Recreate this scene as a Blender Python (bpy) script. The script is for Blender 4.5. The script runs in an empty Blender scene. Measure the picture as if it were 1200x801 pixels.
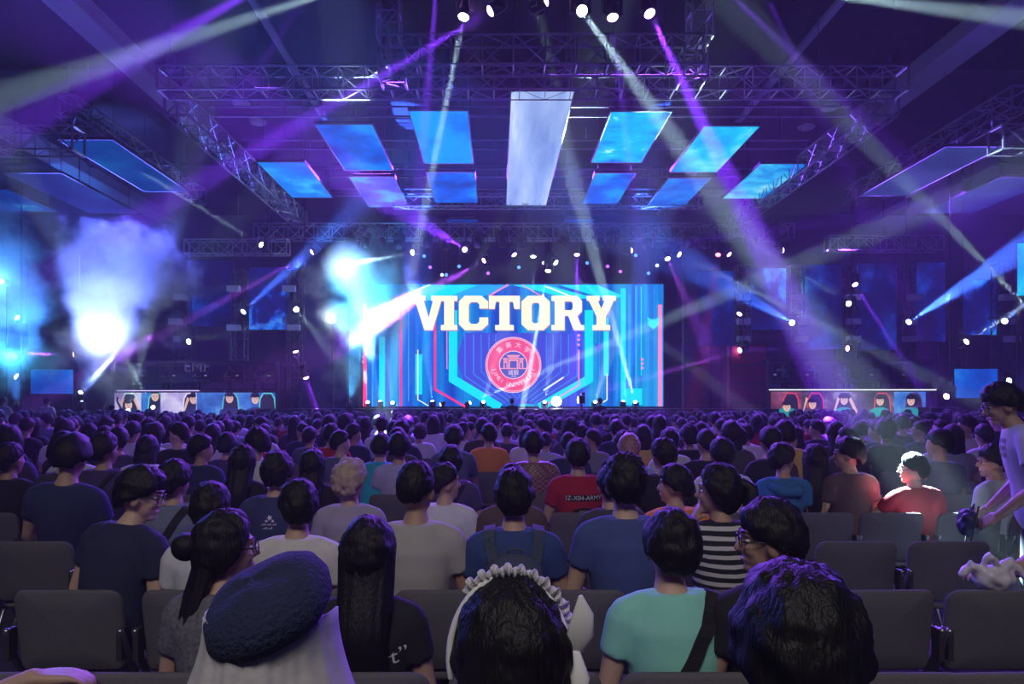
import bpy, bmesh, math, random
from mathutils import Vector, Matrix, noise
from mathutils.bvhtree import BVHTree
PI = math.pi
rad = math.radians
sc = bpy.context.scene
COL = sc.collection
random.seed(7)

# ------------------------------------------------------------------ camera, world, large lights, exposure
F, CX, CY, ZC = 800.0, 583.0, 472.0, 1.60      # focal length in pixels, vanishing point, eye height


def P(x, y, Y):
    """Point at depth Y that the photograph shows at (x, y)."""
    return Vector(((x - CX) / F * Y, Y, ZC + (CY - y) / F * Y))


cam = bpy.data.cameras.new('camera')
cam_o = bpy.data.objects.new('camera', cam)
COL.objects.link(cam_o)
sc.camera = cam_o
cam_o.location = (0, 0, ZC)
cam_o.rotation_euler = (PI / 2, 0, 0)
cam.sensor_width = 36
cam.lens = 36 * F / 1200
cam.shift_x = (600 - CX) / 1200
cam.shift_y = (CY - 400.5) / 1200
cam.clip_end = 300

vs = sc.view_settings
vs.view_transform = 'Standard'
vs.look = 'None'
vs.exposure = 0.0
vs.gamma = 1.0
vs.use_curve_mapping = False

W = bpy.data.worlds.new('world')
sc.world = W
W.use_nodes = True
W.node_tree.nodes['Background'].inputs[0].default_value = (0.10, 0.09, 0.20, 1)
W.node_tree.nodes['Background'].inputs[1].default_value = 0.03


def aim(o, d):
    o.rotation_mode = 'QUATERNION'
    o.rotation_quaternion = Vector(d).to_track_quat('-Z', 'Y')


def area(name, loc, target, sx, sy, col, watts, spread=180):
    L = bpy.data.lights.new(name, 'AREA')
    L.shape = 'RECTANGLE'
    L.size, L.size_y = sx, sy
    L.color = col
    L.energy = watts
    o = bpy.data.objects.new(name, L)
    COL.objects.link(o)
    L.spread = rad(spread)
    o.location = loc
    aim(o, Vector(target) - Vector(loc))
    return o


# wash bars of the rig and an added fill for the front rows
area('stage_wash_violet', (0.8, 24.5, 9.6), (0.5, 7.0, 0.8), 15, 1.0, (0.24, 0.05, 1.0), 1650, 100)
area('audience_wash', (0.8, 17.2, 9.5), (0.3, 8.5, 0.8), 14, 0.8, (0.26, 0.07, 1.0), 900, 80)
area('stage_wash_blue_west', (-15, 26, 9.0), (-4, 9.0, 0.8), 5, 1.0, (0.10, 0.12, 1.0), 900, 100)
area('stage_wash_blue_east', (17, 26, 9.0), (5, 9.0, 0.8), 5, 1.0, (0.20, 0.07, 1.0), 1000, 100)
area('front_row_fill', (-0.5, -5.0, 9.0), (0.0, 1.2, 0.8), 7, 2.5, (1.0, 0.93, 0.88), 85, 75)  # unseen area lamp behind the camera, added as neutral fill


# ------------------------------------------------------------------ helpers
class MB:
    def __init__(s):
        s.v, s.f = [], []

    def add(s, vs, fs):
        b = len(s.v)
        s.v += [tuple(p) for p in vs]
        s.f += [tuple(i + b for i in q) for q in fs]

    def box(s, c, d, M=None):
        c = Vector(c)
        q = [Vector((x * d[0] / 2, y * d[1] / 2, z * d[2] / 2)) for x in (-1, 1) for y in (-1, 1) for z in (-1, 1)]
        q = [(M @ p if M else p) + c for p in q]
        s.add(q, [(0, 1, 3, 2), (4, 6, 7, 5), (0, 4, 5, 1), (2, 3, 7, 6), (0, 2, 6, 4), (1, 5, 7, 3)])

    def limb(s, pts, rs, n=12, cap=True):
        pts = [Vector(p) for p in pts]
        rs = [r if isinstance(r, (tuple, list)) else (r, r) for r in rs]
        if cap:
            t0 = (pts[0] - pts[1]).normalized()
            t1 = (pts[-1] - pts[-2]).normalized()
            a, b = rs[0], rs[-1]
            ma, mb_ = min(a), min(b)
            pts = [pts[0] + t0 * ma * .55] + pts + [pts[-1] + t1 * mb_ * .55]
            rs = [(a[0] * .75, a[1] * .75)] + rs + [(b[0] * .75, b[1] * .75)]
        N = len(pts)
        rings = []
        pu = None
        for i in range(N):
            t = (pts[min(i + 1, N - 1)] - pts[max(i - 1, 0)]).normalized()
            if pu is None:
                ref = Vector((1, 0, 0)) if abs(t.x) < .8 else Vector((0, 0, 1))
            else:
                ref = pu
            u = (ref - t * ref.dot(t)).normalized()
            pu = u
            w = t.cross(u)
            rings.append([pts[i] + u * math.cos(2 * PI * k / n) * rs[i][0] + w * math.sin(2 * PI * k / n) * rs[i][1] for k in range(n)])
        V = [p for r in rings for p in r]
        Fs = []
        for i in range(N - 1):
            for k in range(n):
                a, b = i * n + k, i * n + (k + 1) % n
                Fs.append((a, b, b + n, a + n))
        Fs.append(tuple(range(n))[::-1])
        Fs.append(tuple(range((N - 1) * n, N * n)))
        s.add(V, Fs)

    def tube(s, a, b, r, n=6):
        s.limb([a, b], [r, r], n, cap=False)

    def ball(s, c, r, n=12, m=8, M=None):
        c = Vector(c)
        if not isinstance(r, (tuple, list)):
            r = (r, r, r)
        V = []
        for j in range(1, m):
            th = PI * j / m
            for i in range(n):
                ph = 2 * PI * i / n
                p = Vector((r[0] * math.sin(th) * math.cos(ph), r[1] * math.sin(th) * math.sin(ph), r[2] * math.cos(th)))
                V.append((M @ p if M else p) + c)
        top, bot = Vector((0, 0, r[2])), Vector((0, 0, -r[2]))
        V += [(M @ top if M else top) + c, (M @ bot if M else bot) + c]
        Fs = []
        for j in range(m - 2):
            for i in range(n):
                a, b = j * n + i, j * n + (i + 1) % n
                Fs.append((a, a + n, b + n, b))
        T = (m - 1) * n
        for i in range(n):
            Fs.append((T, i, (i + 1) % n))
            Fs.append((T + 1, (m - 2) * n + (i + 1) % n, (m - 2) * n + i))
        s.add(V, Fs)

    def prism(s, poly, fn, th):
        """A flat outline poly (2D, any winding) lifted by fn(x, y, depth) to a plate of thickness th."""
        n = len(poly)
        ar = sum(poly[i][0] * poly[(i + 1) % n][1] - poly[(i + 1) % n][0] * poly[i][1] for i in range(n))
        if ar < 0:
            poly = poly[::-1]
        V = [fn(x, y, 0) for x, y in poly] + [fn(x, y, th) for x, y in poly]
        Fs = [tuple(range(n)), tuple(range(2 * n - 1, n - 1, -1))]
        for i in range(n):
            j = (i + 1) % n
            Fs.append((i, i + n, j + n, j))
        s.add(V, Fs)

    def mesh(s, name, smooth=False):
        me = bpy.data.meshes.new(name)
        me.from_pydata(s.v, [], s.f)
        me.validate()
        if smooth:
            me.polygons.foreach_set('use_smooth', [True] * len(me.polygons))
        return me

    def build(s, name, m, parent=None, smooth=False, **kw):
        return put(name, s.mesh(name, smooth), m, parent, **kw)


def put(name, me, m=None, parent=None, label=None, cat=None, group=None, kind=None, M=None):
    o = bpy.data.objects.new(name, me)
    COL.objects.link(o)
    if m is not None and me is not None:
        if len(me.materials) == 0:
            me.materials.append(m)
        elif me.materials[0] is not m:
            o.material_slots[0].link = 'OBJECT'
            o.material_slots[0].material = m
    if parent is not None:
        o.parent = parent
    if M is not None:
        o.matrix_local = M
    for k, v in (('label', label), ('category', cat), ('group', group), ('kind', kind)):
        if v:
            o[k] = v
    return o


def empty(name, loc, label=None, cat=None, group=None, kind=None, rz=0):
    o = put(name, None, None, None, label, cat, group, kind)
    o.location = loc
    o.rotation_euler = (0, 0, rz)
    return o


def T(x, y=None, z=None):
    return Matrix.Translation(Vector(x) if y is None else Vector((x, y, z)))


def Rx(a): return Matrix.Rotation(a, 4, 'X')
def Ry(a): return Matrix.Rotation(a, 4, 'Y')
def Rz(a): return Matrix.Rotation(a, 4, 'Z')


def remesh(mb, vox, it=3, name='m'):
    me = mb.mesh('tmp')
    o = bpy.data.objects.new('tmp', me)
    COL.objects.link(o)
    r = o.modifiers.new('r', 'REMESH')
    r.mode = 'VOXEL'
    r.voxel_size = vox
    if it:
        m = o.modifiers.new('s', 'SMOOTH')
        m.iterations = it
        m.factor = .5
    dg = bpy.context.evaluated_depsgraph_get()
    out = bpy.data.meshes.new_from_object(o.evaluated_get(dg))
    out.name = name
    out.polygons.foreach_set('use_smooth', [True] * len(out.polygons))
    bpy.data.objects.remove(o)
    bpy.data.meshes.remove(me)
    return out


# ------------------------------------------------------------------ materials
_mc = {}


def principled(name, col, rough=.8, metal=0., emis=None, es=0., bump=0., scale=40., var=0.):
    key = (name, tuple(col), rough, metal, es, bump, scale, var)
    if key in _mc:
        return _mc[key]
    m = bpy.data.materials.new(name)
    m.use_nodes = True
    nt = m.node_tree
    b = nt.nodes['Principled BSDF']
    b.inputs['Base Color'].default_value = (*col, 1)
    b.inputs['Roughness'].default_value = rough
    b.inputs['Metallic'].default_value = metal
    if es:
        b.inputs['Emission Color'].default_value = (*(emis or col), 1)
        b.inputs['Emission Strength'].default_value = es
    if bump or var:
        tc = nt.nodes.new('ShaderNodeTexCoord')
        nz = nt.nodes.new('ShaderNodeTexNoise')
        nz.inputs['Scale'].default_value = scale
        nz.inputs['Detail'].default_value = 3
        nt.links.new(tc.outputs['Object'], nz.inputs['Vector'])
        if bump:
            bp = nt.nodes.new('ShaderNodeBump')
            bp.inputs['Strength'].default_value = bump
            bp.inputs['Distance'].default_value = .02
            nt.links.new(nz.outputs['Fac'], bp.inputs['Height'])
            nt.links.new(bp.outputs[0], b.inputs['Normal'])
        if var:
            mx = nt.nodes.new('ShaderNodeMix')
            mx.data_type = 'RGBA'
            mx.inputs['A'].default_value = (*[c * (1 - var) for c in col], 1)
            mx.inputs['B'].default_value = (*[min(1, c * (1 + var)) for c in col], 1)
            nt.links.new(nz.outputs['Fac'], mx.inputs['Factor'])
            nt.links.new(mx.outputs['Result'], b.inputs['Base Color'])
    _mc[key] = m
    return m


def emit(name, col, s, sample=False):
    key = ('emit', tuple(col), s, sample)
    if key in _mc:
        return _mc[key]
    m = bpy.data.materials.new(name)
    m.use_nodes = True
    nt = m.node_tree
    nt.nodes.clear()
    o = nt.nodes.new('ShaderNodeOutputMaterial')
    e = nt.nodes.new('ShaderNodeEmission')
    e.inputs[0].default_value = (*col, 1)
    e.inputs[1].default_value = s
    nt.links.new(e.outputs[0], o.inputs[0])
    if not sample:
        m.cycles.emission_sampling = 'NONE'
    _mc[key] = m
    return m


def led(name, stops, s, scale=.35, seed=0., stretch=(1, 1, 1), seam=0., detail=5., sample=True, rough=.6, dist=0.):
    """LED screen showing a cloudy picture: noise through a colour ramp, with module seams."""
    m = bpy.data.materials.new(name)
    m.use_nodes = True
    nt = m.node_tree
    nt.nodes.clear()
    L = nt.links.new
    o = nt.nodes.new('ShaderNodeOutputMaterial')
    e = nt.nodes.new('ShaderNodeEmission')
    tc = nt.nodes.new('ShaderNodeTexCoord')
    mp = nt.nodes.new('ShaderNodeMapping')
    mp.inputs['Location'].default_value = (seed * 7.3, seed * 3.1, seed)
    mp.inputs['Scale'].default_value = stretch
    nz = nt.nodes.new('ShaderNodeTexNoise')
    nz.inputs['Scale'].default_value = scale
    nz.inputs['Detail'].default_value = detail
    nz.inputs['Roughness'].default_value = rough
    nz.inputs['Distortion'].default_value = dist
    rp = nt.nodes.new('ShaderNodeValToRGB')
    el = rp.color_ramp.elements
    while len(el) > len(stops):
        el.remove(el[-1])
    while len(el) < len(stops):
        el.new(.5)
    for k, (p, c) in enumerate(stops):
        el[k].position = p
        el[k].color = (*c, 1)
    L(tc.outputs['Object'], mp.inputs['Vector'])
    L(mp.outputs[0], nz.inputs['Vector'])
    L(nz.outputs['Fac'], rp.inputs[0])
    last = rp.outputs[0]
    if seam:
        sx = nt.nodes.new('ShaderNodeSeparateXYZ')
        L(tc.outputs['Object'], sx.inputs[0])
        fac = None
        for ax in ('X', 'Y', 'Z'):
            md = nt.nodes.new('ShaderNodeMath')
            md.operation = 'PINGPONG'
            md.inputs[1].default_value = seam / 2
            L(sx.outputs[ax], md.inputs[0])
            gt = nt.nodes.new('ShaderNodeMath')
            gt.operation = 'GREATER_THAN'
            gt.inputs[1].default_value = .018
            L(md.outputs[0], gt.inputs[0])
            if fac is None:
                fac = gt.outputs[0]
            elif ax == 'Y' or True:
                mu = nt.nodes.new('ShaderNodeMath')
                mu.operation = 'MULTIPLY'
                L(fac, mu.inputs[0])
                L(gt.outputs[0], mu.inputs[1])
                fac = mu.outputs[0]
        mr = nt.nodes.new('ShaderNodeMapRange')
        mr.inputs['To Min'].default_value = s * 1.25
        mr.inputs['To Max'].default_value = s
        L(fac, mr.inputs['Value'])
        L(mr.outputs[0], e.inputs[1])
    else:
        e.inputs[1].default_value = s
    L(last, e.inputs[0])
    L(e.outputs[0], o.inputs[0])
    if not sample:
        m.cycles.emission_sampling = 'NONE'
    return m


M_STEEL = principled('truss_metal', (.30, .30, .34), .42, .85)
M_BLACK = principled('black_metal', (.022, .022, .028), .5, .3)
M_DARKSTEEL = principled('dark_steel', (.10, .10, .12), .45, .7)
M_CEIL = principled('ceiling_paint', (.018, .016, .028), .9, var=.3, scale=.6)
M_BEAM = principled('ceiling_beam_paint', (.42, .42, .5), .8, var=.12, scale=1.5)
M_WALL = principled('hall_wall', (.028, .025, .05), .9, var=.2, scale=.5)
M_FLOOR = principled('floor_carpet', (.035, .035, .055), .95, bump=.4, scale=160, var=.35)


# ------------------------------------------------------------------ structure
def struct(name, mb, m, parent=None, smooth=False):
    return mb.build(name, m, parent, smooth, kind=None if parent else 'structure')


X0 = 1.16                                        # the hall's axis lies a little east of the seat with the camera
Z_CEIL = 12.6
b = MB(); b.box((X0, 17, -.1), (64, 56, .2)); struct('floor', b, M_FLOOR)
b = MB(); b.box((X0, 17, Z_CEIL + .2), (64, 56, .4)); ceiling = struct('ceiling', b, M_CEIL)
b = MB(); b.box((X0, 40.2, 6.4), (64, .4, 12.8)); struct('wall_back', b, M_WALL)
b = MB(); b.box((X0 - 31.8, 17, 6.4), (.4, 56, 12.8)); struct('wall_left', b, M_WALL)
b = MB(); b.box((X0 + 31.8, 17, 6.4), (.4, 56, 12.8)); struct('wall_right', b, M_WALL)
# pale downstand beams and narrow light troughs that run the length of the ceiling
k = 0
for x, w, h in ((-11.5, .82, .5), (13.9, 1.0, .5), (-6.65, .22, .12), (9.35, .22, .12), (-19.3, .9, .5), (21.5, .9, .5)):
    k += 1
    b = MB(); b.box((x, 17, Z_CEIL - h / 2), (w, 54, h)); struct('trim_%d' % k, b, M_BEAM)
for y in (12.5, 22.5, 31.5):                     # cross ribs
    k += 1
    b = MB(); b.box((X0, y, Z_CEIL - .05), (60, .35, .1)); struct('trim_%d' % k, b, M_WALL)


# ------------------------------------------------------------------ rigging: trusses
def truss(a, b_, w, h, bay, label, r=.032, name='box_truss', group=None, mat=M_STEEL):
    a, b_ = Vector(a), Vector(b_)
    t = (b_ - a)
    L = t.length
    t.normalize()
    up = Vector((0, 0, 1)) if abs(t.z) < .7 else Vector((0, 1, 0))
    s_ = t.cross(up).normalized()
    u = s_.cross(t).normalized()
    root = empty(name, a, label, 'truss', group)
    cs = [(s_ * i * w / 2 + u * j * h / 2) for i, j in ((-1, -1), (1, -1), (1, 1), (-1, 1))]
    for c in cs:
        m = MB(); m.tube(c, c + t * L, r, 6); m.build('chord', mat, root, True)
    n = max(1, round(L / bay))
    for q in range(4):
        c0, c1 = cs[q], cs[(q + 1) % 4]
        m = MB()
        for k in range(n + 1):
            p = t * L * k / n
            m.tube(c0 + p, c1 + p, r * .62, 4)
            if k < n:
                p2 = t * L * (k + 1) / n
                if k % 2:
                    m.tube(c0 + p, c1 + p2, r * .62, 4)
                else:
                    m.tube(c1 + p, c0 + p2, r * .62, 4)
        m.build('lattice', mat, root, kind='stuff')
    for e, d in ((0, -1), (L, 1)):
        m = MB()
        for q in range(4):
            m.tube(cs[q] + t * e, cs[(q + 1) % 4] + t * e, r * 1.25, 6)
        m.build('end_frame', mat, root)
    return root


def hoist(x, y, z, label):
    root = empty('chain_hoist', (x, y, z), label, 'hoist', 'chain hoists that carry the trusses')
    m = MB(); m.box((0, 0, .22), (.2, .2, .42)); m.build('motor', M_BLACK, root)
    m = MB(); m.tube((0, 0, .4), (0, 0, Z_CEIL - z), .014, 5); m.build('chain', M_DARKSTEEL, root)
    return root


HL = 'chain hoist between the dark ceiling and a truss'
truss((-8.7, 17.74, 9.92), (10.5, 17.74, 9.92), .6, .6, .66, 'long box truss spanning in front of the hanging screens')
truss((-8.5, 18.05, 9.5), (-8.5, 29.4, 9.5), .6, .6, .66, 'box truss running lengthwise west of the hanging screens')
truss((10.3, 18.05, 9.5), (10.3, 29.4, 9.5), .6, .6, .66, 'box truss running lengthwise east of the hanging screens')
truss((-2.6, 16.4, 9.95), (4.86, 16.4, 9.95), .6, .7, .75, 'shorter box truss ahead of the pale centre screen')
for x, s_ in ((-2.6, 'west'), (4.86, 'east')):
    truss((x, 16.7, 9.95), (x, 17.42, 9.95), .6, .7, .4, 'stub truss at the %s end of the shorter front truss' % s_)
    truss((x, 16.4, 10.32), (x, 16.4, Z_CEIL), .5, .5, .6, 'upright truss rising to the ceiling above the %s stub truss' % s_)
truss((-10.6, 30.0, 9.1), (12.9, 30.0, 9.1), .6, .65, .66, 'long stage truss hung with dark spotlights above the victory screen', r=.03)
truss((-4.2, 27.6, 9.75), (8.2, 27.6, 9.75), .5, .5, .6, 'back truss between the stage truss and the hanging screens', r=.028)
truss((-13.2, 29.0, 8.2), (-8.9, 29.0, 8.2), .5, .6, .6, 'short truss above the dark side screens near the smoke', r=.026)
truss((14.0, 29.0, 8.35), (18.8, 29.0, 8.35), .5, .6, .6, 'short truss above the dark side screens by the eastern booth', r=.026)
truss((-13.2, 20.9, 10.7), (-13.2, 30.2, 10.7), .6, .65, .8, 'lengthwise truss above the outer western hanging screen')
truss((15.6, 20.3, 10.7), (15.6, 30.2, 10.7), .6, .65, .8, 'lengthwise truss above the outer eastern hanging screen')
truss((-17.6, 20.2, 9.35), (-12.4, 20.2, 9.35), .6, .7, .75, 'cross truss at the outer western hanging screens')
truss((14.6, 20.0, 9.3), (20.0, 20.0, 9.3), .6, .7, .75, 'cross truss at the outer eastern hanging screens')
truss((-2.2, 14.2, 10.75), (4.6, 14.2, 10.75), .5, .5, .6, 'truss high overhead that carries the six audience spotlights')
for x, y, z in ((-8.5, 17.74, 10.22), (10.3, 17.74, 10.22), (1.1, 17.74, 10.22), (-8.5, 28.5, 9.8), (10.3, 28.5, 9.8),
                (-10.0, 30, 9.43), (1.2, 30, 9.43), (12.2, 30, 9.43), (-3.6, 27.6, 10.0), (7.6, 27.6, 10.0), (-11, 29, 8.5), (16.4, 29, 8.65),
                (-13.2, 22, 11.03), (-13.2, 29, 11.03), (15.6, 22, 11.03), (15.6, 29, 11.03), (-15.5, 20.2, 9.7), (17.4, 20, 9.65), (-1.5, 14.2, 11.0), (3.9, 14.2, 11.0)):
    hoist(x, y, z, HL)
# twin pipes that cross between the screens
for i, (y, z) in enumerate(((19.5, 9.78), (22.0, 9.78), (24.7, 9.78), (27.0, 9.78))):
    root = empty('pipe_batten', (X0, y, z), 'twin steel pipe batten crossing above the hanging screens', 'batten', 'pipe battens')
    for d in (0, .28):
        m = MB(); m.tube((-9.4, 0, d), (8.9, 0, d), .03); m.build('pipe', M_STEEL, root, True)
    for q in range(10):
        m = MB(); m.tube((-9.2 + q * 2.0, 0, 0), (-9.2 + q * 2.0, 0, .28), .02); m.build('spacer', M_STEEL, root)
    for q in (-8, 0, 8):
        m = MB(); m.tube((q, 0, .28), (q, 0, Z_CEIL - z), .012, 5); m.build('hanging_wire', M_DARKSTEEL, root)


# ------------------------------------------------------------------ hanging LED panels
C0, C1, C2, C3, C4 = (.0, .03, .30), (.0, .10, .62), (.0, .28, .85), (.05, .62, 1.0), (.45, .85, 1.0)


def hang_panel(xl, xr, yn, yf, m, label, zz=9.6):
    H = zz - ZC
    Yn, Yf = H * F / (CY - yn), H * F / (CY - yf)
    a, b_ = (xl - CX) / F * Yn, (xr - CX) / F * Yn
    root = empty('hanging_screen', ((a + b_) / 2, (Yn + Yf) / 2, zz), label, 'LED screen', 'LED screens hung flat under the trusses')
    w, d = b_ - a, Yf - Yn
    q = MB(); q.box((0, 0, .075), (w, d, .05)); q.build('back_panel', M_BLACK, root)
    q = MB(); q.box((0, 0, .03), (w - .06, d - .06, .04)); q.build('display', m, root)
    for i, (x, y, sx, sy) in enumerate(((0, -d / 2 + .015, w, .03), (0, d / 2 - .015, w, .03), (-w / 2 + .015, 0, .03, d), (w / 2 - .015, 0, .03, d))):
        q = MB(); q.box((x, y, .035), (sx, sy, .06)); q.build('frame_rail', M_DARKSTEEL, root)
    n = max(2, round(d / 1.0))
    for k in range(n + 1):
        y = -d / 2 + d * k / n * .98 + .01 * d
        q = MB(); q.tube((-w * .4, y, .1), (w * .4, y, .1), .02, 5); q.build('hanger_bar', M_STEEL, root)
    for sx in (-1, 1):
        for sy in (-1, 1):
            q = MB(); q.tube((sx * w * .4, sy * d * .44, .1), (sx * w * .4, sy * d * .44, Z_CEIL - zz), .012, 5); q.build('hanging_wire', M_DARKSTEEL, root)
    return root


blue = [(.28, C1), (.5, C2), (.62, C2), (.74, C3)]
deep = [(.3, C0), (.5, C1), (.66, C2), (.78, C3)]
pale = [(.22, (.10, .20, .55)), (.45, (.28, .42, .78)), (.6, (.45, .60, .92)), (.72, (.9, .97, 1.0))]
spec = [
    (598, 674, 107, 241, led('pale_display', pale, .85, .5, 2.3, (2.2, .22, 1), .5), 'long pale silver-blue LED screen hung flat in the middle of the row'),
    (478, 549, 130, 192, led('blue_display', blue, 1.05, .5, 1, (1, .6, 1), .5), 'bright blue screen beside the pale centre screen, west of it'),
    (499, 557, 202, 238, led('blue_display', deep, 1.1, .6, 2, seam=.5), 'short blue screen behind the bright one west of the pale centre screen'),
    (368, 437, 146, 200, led('blue_display', deep, 1.05, .5, 3, (1, .7, 1), .5), 'blue screen hung second west from the pale centre screen'),
    (408, 463, 207, 243, led('violet_display', [(.3, (.03, .03, .45)), (.55, (.10, .12, .75)), (.75, C3)], 1.0, .5, 4, seam=.5), 'short violet-blue screen behind the second one west of the centre'),
    (300, 357, 190, 232, led('blue_display', [(.3, C1), (.55, (.0, .2, .8)), (.72, C3)], .95, .5, 5.5, seam=.5), 'blue screen hung third west from the pale centre screen'),
    (716, 788, 131, 191, led('cyan_display', [(.3, C1), (.45, (.0, .33, .9)), (.6, (.0, .45, .95)), (.7, C4)], 1.1, 1.2, 6, seam=.5), 'speckled cyan screen beside the pale centre screen, east of it'),
    (697, 746, 203, 239, led('blue_display', deep, 1.1, .6, 7, seam=.5), 'short blue screen behind the speckled cyan one'),
    (825, 892, 148, 202, led('cyan_display', [(.32, (.0, .12, .7)), (.45, (.0, .35, .9)), (.55, (.0, .55, .95)), (.68, (.2, .85, 1))], 1.1, .42, 8.2, (1, .8, 1)), 'bright cyan cloud screen hung second east from the pale centre screen'),
    (783, 834, 209, 243, led('blue_display', deep, 1.15, .5, 9), 'short blue screen behind the bright cyan cloud screen'),
    (891, 948, 192, 233, led('blue_display', [(.35, C1), (.5, C2), (.6, C3), (.72, C4)], .95, .55, 10), 'cloudy blue screen hung third east from the pale centre screen'),
    (67, 132, 164, 225, led('dim_display', [(.3, (.0, .03, .25)), (.6, (.0, .10, .55)), (.8, (0, .3, .9))], .5, .4, 11), 'dim blue screen under the outer western lengthwise truss'),
    (1108, 1177, 172, 230, led('dim_display', [(.3, (.03, .04, .30)), (.6, (.07, .12, .5)), (.8, (.1, .3, .8))], .5, .4, 12), 'dim slate blue screen under the outer eastern lengthwise truss'),
    (3, 72, 203, 250, led('dim_display', [(.3, (.01, .02, .22)), (.6, (.03, .05, .40)), (.8, (0, .2, .7))], .5, .4, 13), 'dim screen outermost on the western side but one'),
    (1172, 1245, 208, 250, led('dim_display', [(.3, (.02, .02, .28)), (.6, (.05, .07, .5)), (.8, (.1, .2, .8))], .5, .4, 14), 'dim screen outermost on the eastern side'),
    (-60, 8, 222, 248, led('dim_display', [(.3, C0), (.6, C1), (.75, C3)], .5, .5, 15), 'dim blue screen outermost on the western side'),
    (523, 560, 257, 263, led('dim_display', [(.3, C0), (.7, C1)], .5, .5, 16), 'small blue screen strip by the back truss, west of centre'),
    (662, 697, 257, 263, led('dim_display', [(.3, C0), (.7, C1)], .5, .5, 17), 'small blue screen strip by the back truss, east of centre'),
]
for s_ in spec:
    hang_panel(*s_)
# round unlit downlights in the ceiling
for x, y, l in ((282, 122, 'west of the long front truss, front one'), (302, 144, 'west of the long front truss, rear one'), (972, 127, 'east of the long front truss, front one'), (945, 150, 'east of the long front truss, rear one')):
    Yc = (Z_CEIL - .06 - ZC) * F / (CY - y)
    p = P(x, y, Yc)
    root = empty('ceiling_downlight', (p.x, Yc, Z_CEIL), 'unlit round pale downlight ' + l, 'light', 'round ceiling downlights')
    q = MB(); q.limb([(0, 0, 0), (0, 0, -.07)], [.34, .30], 24, cap=False); q.build('rim', M_BEAM, root, False)
    q = MB(); q.limb([(0, 0, -.071), (0, 0, -.085)], [.27, .26], 24, cap=False); q.build('diffuser', principled('diffuser', (.5, .5, .55), .6), root)


# ------------------------------------------------------------------ the victory screen on the stage
YS = 32.0
sx0, sx1, sy0, sy1 = 427, 777, 333, 476
pc = P((sx0 + sx1) / 2, (sy0 + sy1) / 2, YS)
wall = empty('stage_screen', (pc.x, YS, P(0, sy1, YS).z), 'huge bright blue LED stage screen reading VICTORY above a round seal', 'LED screen')
OX, OZ = pc.x, P(0, sy1, YS).z
SC = YS / F


def S(layer):
    """Outline in photo pixels -> plate on the screen's face, local to the stage screen."""
    def fn(x, y, d):
        return ((x - CX) * SC - OX, -.06 - layer * .012 - d, (CY - y) * SC + ZC - OZ)
    return fn


def flat(name, polys, layer, m, parent=None, th=.012, **kw):
    q = MB()
    for p in polys:
        q.prism(p, S(layer), th)
    return q.build(name, m, parent or wall, **kw)


def stroke(pts, w):
    """Polyline in pixels -> quads of width w."""
    out = []
    for (x0, y0), (x1, y1) in zip(pts, pts[1:]):
        L = math.hypot(x1 - x0, y1 - y0)
        nx, ny = -(y1 - y0) / L * w / 2, (x1 - x0) / L * w / 2
        ex, ey = (x1 - x0) / L * w * .25, (y1 - y0) / L * w * .25
        out.append([(x0 + nx - ex, y0 + ny - ey), (x1 + nx + ex, y1 + ny + ey), (x1 - nx + ex, y1 - ny + ey), (x0 - nx - ex, y0 - ny - ey)])
    return out


q = MB(); q.box((0, .12, (sy1 - sy0) * SC / 2), ((sx1 - sx0) * SC + .1, .3, (sy1 - sy0) * SC + .1)); q.build('cabinet_wall', M_BLACK, wall)
m_bg = led('screen_picture', [(.30, (.0, .05, .55)), (.43, (.0, .14, .85)), (.55, (.0, .32, .95)), (.68, (.0, .60, 1.0))], .82, .6, 3, (2.6, 1, .10), detail=4)
q = MB(); q.box((0, -.045, (sy1 - sy0) * SC / 2), ((sx1 - sx0) * SC, .03, (sy1 - sy0) * SC)); q.build('picture_ground', m_bg, wall)
E_CY, E_CY2 = emit('cyan_glow', (.0, .75, 1.0), 1.15), emit('pale_cyan_glow', (.02, .45, 1.0), 1.0)
E_RED, E_PINK = emit('red_glow', (1.0, .03, .22), 1.15), emit('pink_glow', (1.0, .25, .55), 1.1)
E_WHITE = emit('white_glow', (.85, .95, 1.0), 1.3)
E_VIO = emit('violet_ground', (.07, .09, .80), .95)
E_BL = emit('blue_line', (.02, .35, 1.0), 1.0)
# violet middle of the picture
flat('violet_field', [[(545, 390), (668, 390), (680, 420), (668, 452), (634, 473), (576, 473), (545, 452), (535, 420)]], 0, E_VIO, kind='stuff')
# cyan hexagon frame and the nested thin hexagons
for w_, d_ in (((531, 366), (531, 444)), ((531, 444), (584, 476)), ((690, 366), (690, 444)), ((690, 444), (634, 476))):
    flat('hexagon_band', stroke([w_, d_], 10), 1, E_CY)
for w, d in ((1.0, 14), (1.2, 24), (.9, 33), (1.0, 42), (.8, 50)):
    flat('thin_hexagon', stroke([(531 + d, 392), (531 + d, 444 - d * .25), (584 + d * .55, 474 - d * .15)], w) + stroke([(690 - d, 392), (690 - d, 444 - d * .25), (634 - d * .55, 474 - d * .15)], w), 2, E_BL)
flat('hexagon_roof', [[(497, 334), (560, 334), (516, 352), (470, 352)], [(600, 334), (640, 334), (700, 350), (668, 350)], [(655, 334), (700, 334), (730, 347), (715, 352)]], 1, E_CY)
flat('hexagon_roof', [[(560, 334), (600, 334), (560, 350), (520, 351)]], 1, E_CY2)
flat('roof_line', stroke([(573, 347), (595, 334)], 2) + stroke([(612, 334), (634, 347)], 1.2), 2, E_PINK)
flat('roof_line', stroke([(486, 341), (504, 334)], 1.4) + stroke([(640, 336), (668, 347)], 1.4), 2, E_WHITE)
flat('red_outline', stroke([(510, 362), (510, 456), (545, 476)], 2.6), 3, E_RED)
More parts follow.
